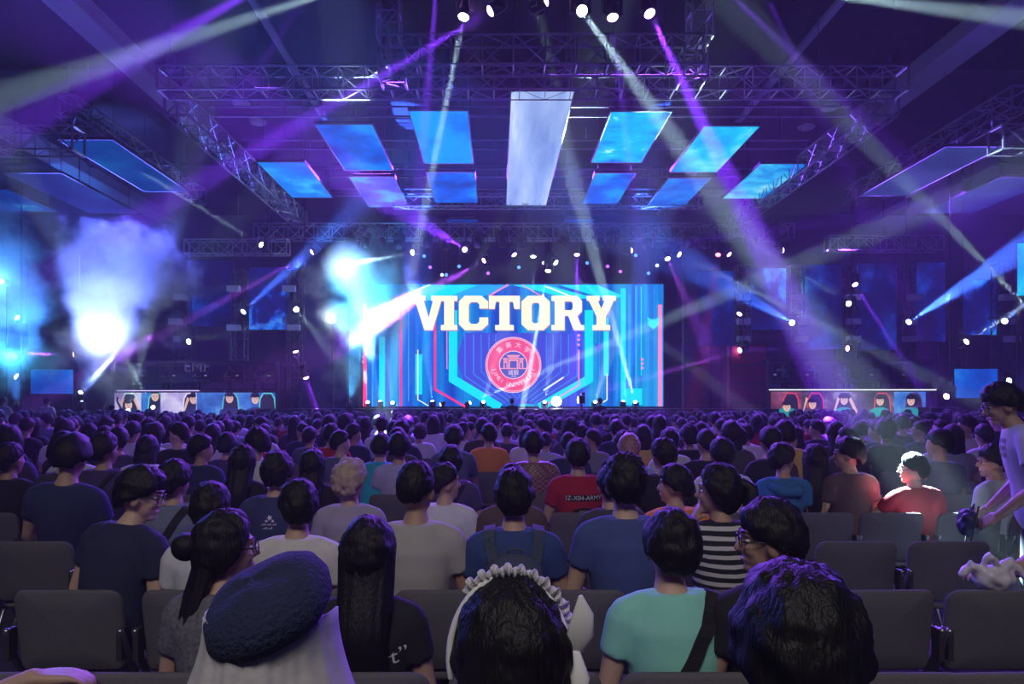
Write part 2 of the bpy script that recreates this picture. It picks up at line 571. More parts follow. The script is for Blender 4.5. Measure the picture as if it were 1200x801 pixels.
flat('pale_outline', stroke([(524, 372), (524, 432)], 1.3) + stroke([(678, 410), (678, 451), (640, 474)], 1.6), 3, E_PINK)
flat('white_dash', stroke([(637, 457), (660, 442)], 1.5) + stroke([(711, 438), (711, 468), (700, 475)], 1.2) + stroke([(490, 410), (490, 468), (502, 475)], 1), 3, E_WHITE)
for x, y0, y1, w, m in ((428, 355, 476, 4.5, E_RED), (448, 395, 476, 7, E_CY), (470, 362, 476, 2.6, E_RED), (491, 415, 462, 8, E_CY), (479, 340, 470, 1.2, E_CY2),
                        (437, 340, 476, 1.5, E_CY2), (459, 350, 476, 1.2, E_BL), (710, 372, 440, 6, E_CY), (730, 338, 476, 6, E_CY), (737, 345, 476, 2, E_CY2),
                        (745, 335, 476, 2.5, E_CY2), (758, 336, 476, 1.3, E_BL), (751, 336, 440, 1.3, E_CY), (773, 357, 476, 4.5, E_PINK), (766, 336, 476, 1.2, E_BL), (723, 350, 470, 1.2, E_BL), (702, 360, 440, 1.2, E_BL)):
    flat('light_bar', [[(x - w / 2, y0), (x + w / 2, y0), (x + w / 2, y1), (x - w / 2, y1)]], 2, m)
flat('cyan_block', [[(733, 455), (752, 455), (752, 474), (733, 474)]], 2, E_CY)
flat('badge', [[(758, 371), (762, 374), (768, 374), (772, 371), (771, 381), (765, 386), (759, 381)]], 3, E_CY)
flat('badge', [[(697, 402), (701, 404), (705, 402), (703, 409), (701, 411), (698, 408)]], 3, E_VIO)
for x, ys in ((752, (421, 426, 431)), (678, (393, 398, 404)), (426, (418, 424))):
    for y in ys:
        flat('pink_dot', [[(x + 1.7 * math.cos(a * PI / 4), y + 1.7 * math.sin(a * PI / 4)) for a in range(8)]], 3, E_PINK)
# the word
LET = {
    'V': (484, 520, [[(0, 1), (.42, 1), (.42, .86), (.36, .86), (.52, .35), (.66, .86), (.6, .86), (.6, 1), (1, 1), (1, .86), (.93, .86), (.65, 0), (.38, 0), (.08, .86), (0, .86)]]),
    'I': (517, 536, [[(0, 1), (1, 1), (1, .85), (.8, .85), (.8, .15), (1, .15), (1, 0), (0, 0), (0, .15), (.2, .15), (.2, .85), (0, .85)]]),
    'C': (538, 572, [[(.2, 1), (.78, 1), (1, .83), (1, .63), (.7, .63), (.7, .75), (.62, .82), (.42, .82), (.34, .75), (.34, .25), (.42, .18), (.62, .18), (.7, .25), (.7, .37), (1, .37), (1, .17), (.78, 0), (.2, 0), (0, .17), (0, .83)]]),
    'T': (573, 609, [[(0, 1), (1, 1), (1, .62), (.82, .62), (.78, .83), (.66, .83), (.66, .15), (.8, .15), (.8, 0), (.2, 0), (.2, .15), (.34, .15), (.34, .83), (.22, .83), (.18, .62), (0, .62)]]),
    'O': (611, 644, [[(.5, 1), (.22, 1), (0, .83), (0, .17), (.22, 0), (.5, 0), (.5, .2), (.42, .2), (.36, .26), (.36, .74), (.42, .8), (.5, .8)],
                     [(.5, 1), (.78, 1), (1, .83), (1, .17), (.78, 0), (.5, 0), (.5, .2), (.58, .2), (.64, .26), (.64, .74), (.58, .8), (.5, .8)]]),
    'R': (646, 684, [[(0, 1), (.4, 1), (.4, 0), (.5, 0), (.5, 0), (0, 0), (0, .15), (.1, .15), (.1, .85), (0, .85)], [(.4, 1), (.78, 1), (.93, .86), (.93, .55), (.8, .42), (.4, .42), (.4, .58), (.6, .58), (.65, .64), (.65, .78), (.6, .84), (.4, .84)],
                     [(.5, .44), (.78, .44), (.9, .15), (1, .15), (1, 0), (.68, 0)]]),
    'Y': (687, 721, [[(0, 1), (.44, 1), (.44, .86), (.38, .86), (.5, .62), (.62, .86), (.56, .86), (.56, 1), (1, 1), (1, .86), (.93, .86), (.66, .4), (.66, .15), (.8, .15), (.8, 0), (.2, 0), (.2, .15), (.34, .15), (.34, .4), (.07, .86), (0, .86)]]),
}
m_let = emit('cream_letters', (1.0, .90, .66), 1.25)
m_lets = emit('letter_shadow', (.45, .30, .62), .8)
for ch, (x0, x1, ps) in LET.items():
    mp = lambda p, dx=0, dy=0: [(x0 + u * (x1 - x0) + dx, 387 - v * 40 + dy) for u, v in p]
    o = flat('letter', [mp(p) for p in ps], 7, m_let, th=.03)
    o2 = flat('letter_edge', [mp(p, 1.0, 1.2) for p in ps], 5, m_lets, th=.015)
    o2.parent = o
# the round seal
SX, SY = 601.5, 427.5


def ring(r0, r1, n=64):
    out = []
    for k in range(n):
        a, c = 2 * PI * k / n, 2 * PI * (k + 1) / n
        out.append([(SX + r0 * math.cos(a), SY + r0 * math.sin(a)), (SX + r1 * math.cos(a), SY + r1 * math.sin(a)), (SX + r1 * math.cos(c), SY + r1 * math.sin(c)), (SX + r0 * math.cos(c), SY + r0 * math.sin(c))])
    return out


def disc(r, n=48):
    return [[(SX + r * math.cos(2 * PI * k / n), SY + r * math.sin(2 * PI * k / n)) for k in range(n)]]


E_SEAL, E_PALE = emit('seal_pink', (1.0, .10, .30), 1.0), emit('seal_line', (1.0, .72, .85), 1.1)
seal = flat('seal', disc(32.2), 4, E_SEAL)
flat('seal_ring', ring(30.2, 30.9), 5, E_PALE, seal)
flat('seal_ring', ring(31.9, 32.6), 5, E_PALE, seal)
flat('seal_ring', ring(15.7, 16.6), 6, E_PALE, seal)
flat('seal_centre', disc(15.8), 5, emit('seal_blue', (.12, .13, .62), 1.0), seal)


def G(*ps):
    return [(SX + x, SY + y) for x, y in ps]


flat('gate_emblem', [G((-8, -11.5), (8, -11.5), (6, -9), (-6, -9)), G((-6, -8.6), (6, -8.6), (6, -7), (-6, -7)), G((-12.5, -8), (-6.5, -8), (-7, -5.5), (-11.5, -5.5)), G((6.5, -8), (12.5, -8), (11.5, -5.5), (7, -5.5)),
                     G((-6, -6.5), (-4, -6.5), (-4, 3.5), (-6, 3.5)), G((4, -6.5), (6, -6.5), (6, 3.5), (4, 3.5)), G((-4, -6.5), (4, -6.5), (4, -4.5), (-4, -4.5)),
                     G((-11.5, -5), (-7, -5), (-7, -2.6), (-11.5, -2.6)), G((7, -5), (11.5, -5), (11.5, -2.6), (7, -2.6)),
                     G((-11.5, -2.6), (-10, -2.6), (-10, 3.5), (-11.5, 3.5)), G((-8, -2.6), (-6.6, -2.6), (-6.6, 3.5), (-8, 3.5)), G((6.6, -2.6), (8, -2.6), (8, 3.5), (6.6, 3.5)), G((10, -2.6), (11.5, -2.6), (11.5, 3.5), (10, 3.5)),
                     G((-15.5, 3.6), (15.5, 3.6), (15, 4.8), (-15, 4.8))], 7, emit('gate_pink', (1.0, .35, .5), 1.1), seal)


def text_mesh(s, size):
    cu = bpy.data.curves.new('t', 'FONT')
    cu.body = s
    cu.size = size
    cu.align_x = 'CENTER'
    cu.align_y = 'CENTER'
    o = bpy.data.objects.new('t', cu)
    COL.objects.link(o)
    dg = bpy.context.evaluated_depsgraph_get()
    me = bpy.data.meshes.new_from_object(o.evaluated_get(dg))
    bpy.data.objects.remove(o)
    return me


def text_flat(name, s, px, py, size_px, ang, layer, m, parent):
    """Lettering on the stage screen: a flat sheet turned to the picture's face."""
    me = text_mesh(s, size_px * SC)
    f = S(layer)(px, py, 0)
    me.transform(T(f) @ Ry(ang) @ Rx(PI / 2))
    return put(name, me, m, parent)


for k, ch in enumerate('JIMEI UNIVERSITY'):
    if ch != ' ':
        th = rad(166 - k * 152 / 15)                       # along the lower rim
        text_flat('seal_letter', ch, SX + 23.3 * math.cos(th), SY + 23.3 * math.sin(th), 6.6, -(PI / 2 - th) * -1 * -1, 6, E_PALE, seal)
for k, ch in enumerate('集美大学'):
    th = rad(-132 + k * 28)
    text_flat('seal_letter', ch, SX + 23.3 * math.cos(th), SY + 23.3 * math.sin(th), 7.5, (th + PI / 2), 6, E_PALE, seal)
text_flat('seal_motto', '诚毅', SX, SY + 9.2, 6.5, 0, 7, E_PALE, seal)
text_flat('seal_year', '1918', SX, SY + 13.3, 3.2, 0, 7, E_PALE, seal)

# ------------------------------------------------------------------ stage platform and the dark rig behind it
q = MB(); q.box((.8, 30.2, .68), (21, 5.6, 1.36))
stage = q.build('stage', principled('stage_deck', (.03, .03, .05), .45), label='low dark stage platform under the victory screen', cat='stage')
q = MB(); q.box((.8, 33.8, 5.1), (25, .3, 10.2)); q.build('stage_backdrop', M_BLACK, label='black cloth backdrop behind the victory screen', cat='curtain')
for x0, x1, y0, y1, l, c in ((800, 845, 300, 474, 'dark violet scenery panel east of the victory screen', (.03, .015, .09)), (853, 898, 405, 480, 'deep red scenery column beside the eastern booth', (.30, .01, .03)),
                             (342, 422, 300, 474, 'dark blue scenery panel west of the victory screen', (.015, .02, .09)), (830, 852, 400, 474, 'brown and violet scenery block under the eastern side screens', (.10, .05, .12))):
    a, c2 = P(x0, y1, 30.6 if 'column' not in l else 28.9), P(x1, y0, 30.6 if 'column' not in l else 28.9)
    root = empty('scenery_panel', ((a.x + c2.x) / 2, a.y, 0), l, 'scenery')
    w, h = c2.x - a.x, c2.z
    q = MB(); q.box((0, 0, h / 2), (w, .3, h)); q.build('panel_board', principled('scenery_paint', c, .6), root)
    for s_ in (-1, 1):
        q = MB(); q.box((s_ * w * .47, -.17, h / 2), (.07, .05, h)); q.build('panel_edge', M_BLACK, root)
    for k in range(4):
        q = MB(); q.box((0, -.165, h * (.2 + .2 * k)), (w * .86, .04, .05)); q.build('panel_rail', M_BLACK, root)


# ------------------------------------------------------------------ side screens on the wall and the light towers between them
def side_screen(x0, x1, y0, y1, Y, m, label):
    a, c = P(x0, y1, Y), P(x1, y0, Y)
    root = empty('side_screen', ((a.x + c.x) / 2, Y, a.z), label, 'LED screen', 'upright side screens')
    w, h = c.x - a.x, c.z - a.z
    q = MB(); q.box((0, .1, h / 2), (w + .08, .14, h + .08)); q.build('back_panel', M_BLACK, root)
    q = MB(); q.box((0, .015, h / 2), (w, .03, h)); q.build('display', m, root)
    for sx in (-1, 1):
        q = MB(); q.box((sx * w * .4, .22, (h - a.z) / 2), (.09, .09, h + a.z)); q.build('stand_post', M_BLACK, root)


def dk(seed, s=.55, a=.62):
    return led('side_display', [(.35, (.003, .004, .05)), (.52, (.004, .012, .16)), (a, (.005, .06, .5)), (a + .1, (.02, .32, 1.0))], s * 1.1, .55, seed, (1, 1, .7), rough=.68)


for t in ((220, 272, 305, 382, 30.4, dk(1, .6), 'dim side screen between the smoke column and the light tower'), (292, 338, 313, 386, 30.4, dk(2.4, .95, .55), 'brighter blue side screen beside the pillar of smoke near the stage'),
          (819, 862, 317, 405, 30.4, dk(3, .55), 'dim side screen next to the violet scenery panel'), (877, 923, 314, 386, 30.4, dk(4.2, .95, .55), 'brighter blue side screen left of the pale-boxed tower by the booth'),
          (939, 986, 310, 408, 30.4, dk(5, .55), 'dark side screen above the western half of the eastern booth'), (1004, 1052, 308, 410, 30.4, dk(6.6, .55), 'dark side screen above the eastern half of the eastern booth'),
          (1072, 1108, 307, 400, 30.4, dk(7.1, .7), 'narrow dark side screen beyond the eastern booth'), (1128, 1168, 328, 392, 29.4, dk(8.3, .9, .57), 'blue side screen beyond the tower with the blue spotlight'),
          (1119, 1169, 432, 466, 27.5, led('side_display', [(.3, (.0, .03, .4)), (.55, (.0, .12, .8)), (.75, (.02, .35, 1))], .8, .6, 9), 'low bright blue screen behind the standing man'),
          (36, 85, 433, 461, 27.5, led('side_display', [(.3, (.0, .04, .4)), (.55, (.0, .14, .75)), (.75, (.02, .35, 1))], .8, .6, 10), 'low bright blue screen west of the western booth'),
          (1193, 1240, 285, 346, 26.0, led('side_display', [(.3, (.0, .2, .8)), (.6, (.0, .6, .95)), (.75, (.3, .9, 1))], 1.0, .5, 11), 'bright cyan screen at the eastern edge of the hall'),
          (-20, 30, 300, 420, 30.0, dk(12, .8), 'side screen behind the westernmost smoke')):
    side_screen(*t)
TL = iter(('bare upright light tower beside the western smoke cloud', 'light tower between the two western side screens', 'light tower beside the smoke at the stage corner', 'light tower between the dim and the bright eastern side screens', 'light tower west of the dark screens above the eastern booth', 'light tower over the middle of the eastern booth', 'light tower over the eastern end of the eastern booth', 'outermost light tower behind the standing man'))
for x, y0, y1, Yt in ((214, 300, 470, 29.6), (281, 318, 405, 29.6), (345, 315, 470, 29.6), (870, 312, 408, 29.6), (932, 312, 420, 29.6), (997, 308, 420, 29.6), (1062, 310, 420, 29.6), (1174, 310, 470, 28.0)):
    a, c = P(x, y1, Yt), P(x, y0, Yt)
    root = truss((a.x, Yt, 0.0), (a.x, Yt, c.z), .55, .45, .7, next(TL), r=.03, name='light_tower', group='light towers', mat=M_DARKSTEEL)
    for yy in (350, 378, 398) if x not in (281, 345) else (340, 385):
        h = (CY - yy) / F * Yt + ZC
        q = MB(); q.box((random.choice((-.1, .1)), -.42, h), (.52, .28, .24)); q.build('strobe_box', principled('pale_box', (.45, .45, .55), .5), root)


# ------------------------------------------------------------------ moving head spotlights
_fx = {}


def fixture_meshes():
    q = MB(); q.box((0, 0, .0), (.34, .26, .14)); q.box((0, 0, .085), (.2, .16, .05)); _fx['base'] = q.mesh('lamp_base')
    q = MB(); q.box((-.19, 0, -.22), (.05, .12, .34)); q.box((.19, 0, -.22), (.05, .12, .34)); q.box((0, 0, -.075), (.42, .14, .05)); _fx['yoke'] = q.mesh('lamp_yoke')
    q = MB(); q.limb([(0, 0, .20), (0, 0, .12), (0, 0, -.02), (0, 0, -.18)], [.09, .135, .14, .125], 14, cap=False); _fx['head'] = q.mesh('lamp_head', True)
    q = MB(); q.ball((0, 0, -.17), (.115, .115, .06), 16, 8); _fx['lens'] = q.mesh('lamp_lens', True)
    q = MB(); q.limb([(0, 0, .06), (0, 0, .20)], [.03, .03], 6); q.box((0, 0, .2), (.1, .05, .1)); _fx['clamp'] = q.mesh('lamp_clamp')


fixture_meshes()


def fixture(pos, d, lens, label, floor=False, group=None, s=1.0, rz=0.):
    """pos is the pivot of the lamp head; a hung lamp's base is above it, a standing one's below."""
    fl = -1 if floor else 1
    root = empty('moving_head_light', pos, label, 'spotlight', group)
    root.scale = (s, s, s)
    d = Vector(d).normalized()
    yaw = math.atan2(d.x, d.y) if (abs(d.x) + abs(d.y)) > 1e-3 else 0
    B = Rz(-yaw) @ T(0, 0, .27 * fl) @ (Rx(PI) if floor else Matrix.Identity(4))
    put('base', _fx['base'], M_BLACK, root, M=B)
    put('yoke', _fx['yoke'], M_BLACK, root, M=B)
    if not floor:
        put('clamp', _fx['clamp'], M_DARKSTEEL, root, M=B)
    H = d.to_track_quat('-Z', 'Y').to_matrix().to_4x4()
    hd = put('head', _fx['head'], M_BLACK, root, M=H)
    put('lens', _fx['lens'], lens, hd)
    return root


CW, CV, CB, CM, CR = (.60, .90, 1.0), (.21, .03, 1.0), (.05, .16, 1.0), (.48, .08, 1.0), (1., .05, .08)
LENS = {CW: emit('lens_white', (.8, .95, 1.0), 26), CV: emit('lens_violet', (.62, .30, 1.0), 22), CB: emit('lens_blue', (.45, .7, 1.0), 24), CM: emit('lens_magenta', (.9, .45, 1.0), 22), CR: emit('lens_red', (1, .1, .12), 9)}
M_OFF = principled('dark_lens', (.02, .02, .03), .1)
KE = 34.0


def beam(lx, ly, lY, tx, ty, tY, col, e, ang, label, floor=False, s=1.0, blend=.35):
    if 29.3 < lY < 29.7:
        lY = 29.7                                  # hung under the stage truss
    a, t = P(lx, ly, lY), P(tx, ty, tY)
    if floor and lY > 28 and 420 < lx < 790:
        a.z = 1.36 + .345 * s
    d = (t - a).normalized()
    if floor:
        s *= .62
    if floor and lY > 28 and 420 < lx < 790:
        a.z = 1.36 + .345 * s
    root = fixture(a, d, LENS[col], label, floor, None, s)
    q = MB()
    if floor and not (lY > 28 and 420 < lx < 790):
        q.tube((0, 0, -.33), (0, 0, (-a.z + .02) / s), .03); q.box((0, 0, (-a.z + .02) / s), (.5, .5, .04)); q.build('stand', M_BLACK, root)
    elif not floor and 'tower' in label:
        q.box((0, .45, .27), (.08, .7, .06)); q.build('bracket_arm', M_BLACK, root)
    elif not floor:
        top = 8.85 if lY == 29.7 else 10.56 if lY > 14.1 and lY < 14.3 else 7.95 if 28.4 < lY < 28.6 and 'truss' in label else Z_CEIL
        q.tube((0, 0, .3), (0, 0, top - a.z), .022); q.build('drop_pole', M_BLACK, root)
    L = bpy.data.lights.new('lamp_light', 'SPOT')
    L.energy = e * KE
    L.color = col
    L.spot_size = rad(ang)
    L.spot_blend = blend
    L.shadow_soft_size = .05
    o = bpy.data.objects.new('lamp_light', L)
    COL.objects.link(o)
    o.parent = root
    o.location = d * .26
    aim(o, d)
    return root


BE = [
    # over the audience
    (545, 11, 14.2, 470, 380, 13.0, CW, 26e3, 2.6, 'white spotlight on the overhead truss beaming steeply down'),
    (583, 8, 14.2, 300, 176, 13.5, CV, 34e3, 3.8, 'violet spotlight on the overhead truss beaming far across to the west'),
    (630, 6, 14.2, 700, -36, 13.6, CM, 5e3, 4, 'pinkish spotlight in the middle of the overhead truss beaming upward'),
    (680, 10, 14.2, 1072, 552, 5.0, CW, 26e3, 2.4, 'white spotlight on the overhead truss beaming down onto the man in the red shirt'),
    (717, 12, 14.2, 745, 260, 13.0, CV, 10e3, 3.2, 'faint violet spotlight on the overhead truss between its two stronger neighbours'),
    (758, 9, 14.2, 850, 200, 12.5, CV, 40e3, 5, 'violet spotlight with a wide beam at the eastern end of the overhead truss'),
    (513, -30, 14.2, 493, 200, 13.5, CV, 14e3, 4, 'violet spotlight above the white one on the overhead truss'),
    (440, -26, 14.0, 20, 108, 11.0, CW, 14e3, 4, 'white spotlight beaming west across the pale ceiling beam'),
    (330, -30, 14.0, 120, 90, 12.5, CV, 12e3, 7, 'violet spotlight with a wide beam across the western ceiling beam'),
    (375, -30, 14.0, 270, 130, 13.0, CV, 6e3, 3, 'violet spotlight with a thin beam at the narrow western trough'),
    (835, -26, 14.0, 1000, 130, 13.0, CV, 7e3, 4, 'violet spotlight with a broad faint beam at the narrow eastern trough'),
    (890, -24, 14.0, 960, 130, 13.0, CV, 8e3, 2.5, 'violet spotlight with a thin beam crossing the narrow eastern trough'),
    (930, -10, 14.0, 1290, 32, 11.0, CW, 12e3, 5, 'white spotlight beaming east across the pale ceiling beam'),
    # west side
    (310, 289, 28.5, -110, 33, 18.0, CW, 22e3, 1.9, 'white spotlight on the short western truss throwing a long beam up over the seats'),
    (93, 461, 26.5, 150, 398, 24.5, CW, 4e3, 4, 'white spotlight standing west of the booth, aimed up into the smoke', True),
    (180, 478, 26.0, 62, 270, 15.0, CW, 10e3, 2.6, 'white spotlight before the western booth aimed up to the west', True),
    (150, 482, 26.0, 215, 215, 13.0, CW, 9e3, 2.2, 'white spotlight before the western booth aimed up to the east', True),
    (217, 401, 29.0, 372, 366, 27.0, CW, 8e3, 2.4, 'white spotlight on the light tower beaming towards the stage smoke'),
    (282, 368, 29.0, 372, 285, 27.0, CB, 16e3, 8, 'blue spotlight on the light tower between the western side screens'),
    (370, 293, 29.5, 215, 378, 28.0, CM, 12e3, 4, 'magenta spotlight on the western end of the stage truss'),
    (345, 407, 29.2, 366, 470, 29.0, CM, 5e3, 5, 'violet spotlight low on the tower beside the stage smoke'),
    (357, 438, 28.8, 378, 492, 28.4, CV, 6e3, 8, 'violet spotlight under the smoke near the western booth'),
    (346, 361, 29.2, 366, 385, 27, CW, 2e3, 6, 'small white spotlight on the tower beside the stage smoke'),
    (25, 375, 28.5, -60, 320, 26.0, CB, 9e3, 8, 'blue-white spotlight in the westernmost smoke, upper one'),
    (25, 443, 27.5, -40, 420, 26.0, CB, 9e3, 8, 'blue-white spotlight by the western low screen, lower one'),
    (93, 415, 28.5, 10, 414, 28.0, CM, 3e3, 4, 'small violet spotlight behind the western smoke'),
    # stage truss
    (546, 293, 29.6, 440, 226, 20.0, CV, 22e3, 6, 'violet spotlight on the stage truss with a wide beam into the smoke'),
    (571, 303, 29.6, 500, 342, 28.6, CM, 9e3, 11, 'lilac spotlight on the stage truss with a broad beam'),
    (487, 295, 29.6, 400, 311, 27.0, CW, 5e3, 3, 'white spotlight on the stage truss shining into the smoke'),
    (600, 295, 29.6, 636, 342, 28.8, CV, 5e3, 5, 'violet spotlight on the stage truss above the letter T'),
    (625, 296, 29.6, 625, 350, 29.2, CW, 5e3, 4, 'white spotlight on the stage truss shining straight down on the letter O'),
    (643, 313, 29.4, 608, 500, 27.0, CW, 90e3, 2.6, 'white spotlight beaming down across the seal'),
    (648, 305, 29.5, 700, 345, 28.5, CW, 5e3, 3.5, 'small white spotlight beaming east above the letter R'),
    (676, 294, 29.6, 676, 345, 29.0, CV, 12e3, 9, 'violet spotlight shining straight down above the letter R'),
    (735, 294, 29.6, 830, 280, 28.8, CV, 7e3, 4, 'violet spotlight on the stage truss beaming east'),
    (781, 300, 29.6, 790, 320, 29.0, CM, 3e3, 9, 'small magenta spotlight near the eastern end of the stage truss'),
    (792, 296, 29.5, 930, 364, 27.0, CW, 13e3, 3, 'white spotlight at the eastern end of the stage truss beaming down east'),
    # stage floor
    (431, 470, 29.0, 424, 380, 25, CW, 2e3, 5, 'white floor light at the western end of the stage', True),
    (446, 472, 29.0, 434, 410, 28.6, CB, 5e3, 12, 'cyan floor light second from the western end of the stage', True),
    (460, 470, 29.0, 450, 390, 23, CW, 4e3, 3, 'white floor light third from the western end of the stage', True),
    (548, 472, 28.6, 640, 430, 27.6, CW, 26e3, 3.4, 'white floor light beaming low across the seal', True),
    (519, 472, 28.6, 470, 486, 28.0, CV, 3e3, 5, 'violet floor light by the red outline of the screen', True),
    (566, 473, 28.8, 580, 420, 27.0, CW, 1.5e3, 9, 'white floor light under the seal', True),
    (507, 474, 28.8, 502, 420, 28.4, CB, 5e3, 14, 'blue floor light below the letter V', True),
    (638, 472, 28.8, 645, 420, 27.0, CW, 2e3, 9, 'white floor light below the letter O', True),
    (697, 473, 28.8, 708, 430, 27.2, CW, 1.5e3, 12, 'white floor light below the letter Y', True),
    (745, 472, 28.6, 704, 322, 24.0, CW, 34e3, 3.4, 'white floor light with a tall beam at the eastern end of the stage', True),
    (730, 474, 28.8, 738, 420, 28.4, CB, 5e3, 14, 'blue floor light at the eastern end of the stage', True),
    (453, 497, 22.0, 506, 402, 21.6, CW, 5e3, 2.6, 'white spotlight on the floor by the crowd barrier', True),
    # east side
    (930, 379, 29.0, 800, 306, 21.5, CB, 16e3, 7, 'blue spotlight on the tower aimed back over the crowd to the west'),
    (997, 357, 29.0, 790, 226, 22.0, CW, 9e3, 1.7, 'white spotlight on the tower with a long beam up to the west'),
    (1062, 379, 29.0, 1250, 258, 21.0, CB, 45e3, 9, 'blue spotlight with the broad beam above the eastern booth'),
    (1175, 378, 27.6, 1230, 330, 24.0, CB, 9e3, 6, 'blue-white spotlight on the outermost tower, upper one'),
    (1178, 447, 27.6, 1250, 430, 25.0, CB, 6e3, 6, 'blue-white spotlight on the outermost tower, lower one'),
    (1128, 403, 27.0, 1260, 320, 23.0, CW, 20e3, 3.6, 'white spotlight beside the red lamp with a bright beam to the east'),
    (1210, 366, 26.0, 960, 110, 17.0, CW, 20e3, 2.4, 'white spotlight at the eastern edge beaming up over the seats to the west'),
    (912, 293, 29.3, 1100, 292, 28.0, CV, 11e3, 3, 'violet spotlight beaming level to the east under the trusses'),
    (851, 295, 29.5, 905, 340, 28.5, CV, 6e3, 3.5, 'violet spotlight beside the small red lamp'),
    (842, 295, 29.5, 838, 320, 29.0, CR, 2e3, 6, 'small red lamp under the stage truss'),
    (871, 409, 28.7, 776, 437, 27.5, CM, 13e3, 3.5, 'magenta spotlight beaming west past the stage screen'),
    (998, 408, 28.7, 850, 409, 28.0, CV, 8e3, 3, 'violet spotlight above the eastern booth beaming west'),
    (869, 364, 29.2, 830, 420, 28.5, CV, 3e3, 3, 'small violet spotlight on the tower beside the dim side screen'),
    (1113, 463, 26.5, 1080, 474, 26.0, CM, 6e3, 3.5, 'magenta spotlight at the eastern end of the booth'),
    (1000, 330, 29.0, 1108, 500, 24.0, CV, 14e3, 4, 'violet spotlight beaming down across the eastern booth'),
]
for t in BE:
    beam(*t)
# made-up floods on stands, added to brighten the smoke from below
def flood(px, py, Y, tx, ty, tY, col, e, ang, label):
    root = beam(px, py, Y, tx, ty, tY, CB, 1, ang, label, True)
    for c in root.children:
        if c.type == 'LIGHT':
            c.data.energy, c.data.color, c.data.spot_blend = e, col, .9


flood(95, 474, 23.5, 130, 330, 26, (.14, .22, 1.0), 36e3, 44, 'blue flood on a stand, added to light the western smoke cloud')
flood(20, 474, 24.0, 10, 350, 27, (.05, .25, 1.0), 22e3, 40, 'blue flood on a stand, added to light the westernmost smoke')
flood(410, 474, 25.0, 425, 350, 28.2, (.05, .5, 1.0), 50e3, 34, 'cyan flood on a stand, added to light the smoke beside the stage')
# unlit heads and work lamps along the stage truss
for k, (x, y) in enumerate(((412, 285), (428, 285), (447, 284), (468, 286), (500, 283), (522, 286), (560, 284), (588, 283), (610, 286), (660, 283), (700, 285), (718, 283), (760, 286), (806, 284), (826, 286), (880, 286))):
    fixture(P(x, y, 29.7), (random.uniform(-.4, .4), -.5, -1), M_OFF, 'unlit black moving head lamp clamped under the stage truss', group='unlit lamps under the stage truss', s=1.25 + .0 * k)
PAR = {CW: emit('par_white', (.7, .85, 1.0), 2.5), CV: emit('par_violet', (.45, .12, 1.0), 2.2), CB: emit('par_blue', (.10, .30, 1.0), 2.2)}
root = empty('pipe_batten', (.8, 31.02, 9.0), 'single pipe batten of small lamps above the stage screen', 'batten')
q = MB(); q.tube((-7.5, 0, 0), (8, 0, 0), .03); q.build('pipe', M_STEEL, root, True)
for d in (-6, 0, 6):
    q = MB(); q.tube((d, 0, 0), (d, 0, Z_CEIL - 9.0), .012, 5); q.build('hanging_wire', M_DARKSTEEL, root)
SMALL = ((504, 313), (497, 300), (518, 322), (523, 322), (572, 320), (608, 313), (637, 308), (688, 308), (712, 312), (745, 299), (770, 311), (760, 320), (727, 318), (538, 312))
for k, (x, y) in enumerate(SMALL):
    col = (CV, CB, CW, CB)[k % 4]
    root = empty('par_lamp', P(x, y, 30.9), 'small glowing %s lamp in the dark rig above the stage screen' % {CV: 'violet', CB: 'blue', CW: 'white'}[col], 'lamp', 'small lamps above the stage screen')
    q = MB(); q.limb([(0, 0, 0), (0, .25, .05)], [.11, .09], 10, cap=False); q.build('can', M_BLACK, root, True)
    q = MB(); q.ball((0, -.01, 0), (.075, .04, .075), 12, 6); q.build('lens', PAR[col], root, True)
    q = MB(); q.tube((0, .12, .1), (0, .12, 9.03 - root.location.z), .015); q.build('hanging_rod', M_DARKSTEEL, root)
# bright blinder on the stage floor and the two blinders inside the smoke
def blinder(p, e, label, col=(.85, .95, 1.0), r=.22, post=None, es=30):
    root = empty('blinder_lamp', p, label, 'spotlight')
    q = MB(); q.limb([(0, .3, 0), (0, .02, 0)], [.16, r], 16, cap=False); q.build('housing', M_BLACK, root, True)
    q = MB(); q.ball((0, 0, 0), (r * .92, .07, r * .92), 20, 8); q.build('lens', emit('blinder_lens', col, es), root, True)
    q = MB(); q.tube((0, .3, 0), (0, .3, -p[2] + (post or 0)), .04); q.build('stand_pole', M_BLACK, root)
    q = MB(); q.box((0, .3, -p[2] + (post or 0) + .02), (.5, .5, .04)); q.build('stand_foot', M_BLACK, root)
    L = bpy.data.lights.new('lamp_light', 'POINT')
    L.energy, L.color, L.shadow_soft_size = e, col, .12
    o = bpy.data.objects.new('lamp_light', L)
    COL.objects.link(o)
    o.parent = root
    o.location = (0, -.35, 0)


blinder(P(652, 470, 28.2), 120, 'bright white blinder on the front edge of the stage', post=1.36)
blinder(P(128, 394, 26.2), 190, 'white blinder glaring inside the western smoke cloud', (.75, .92, 1.0), .26)
blinder(P(407, 316, 28.2), 130, 'white blinder glaring inside the smoke beside the stage', (.72, .95, 1.0), .24)
blinder(P(388, 373, 28.2), 40, 'lower white blinder in the smoke beside the stage', (.75, .95, 1.0), .2)
blinder(P(2, 330, 26.8), 260, 'blue blinder inside the westernmost smoke', (.12, .45, 1.0), .12, es=6)
blinder(P(18, 418, 26.8), 160, 'cyan blinder low inside the westernmost smoke', (.05, .6, 1.0), .12, es=6)


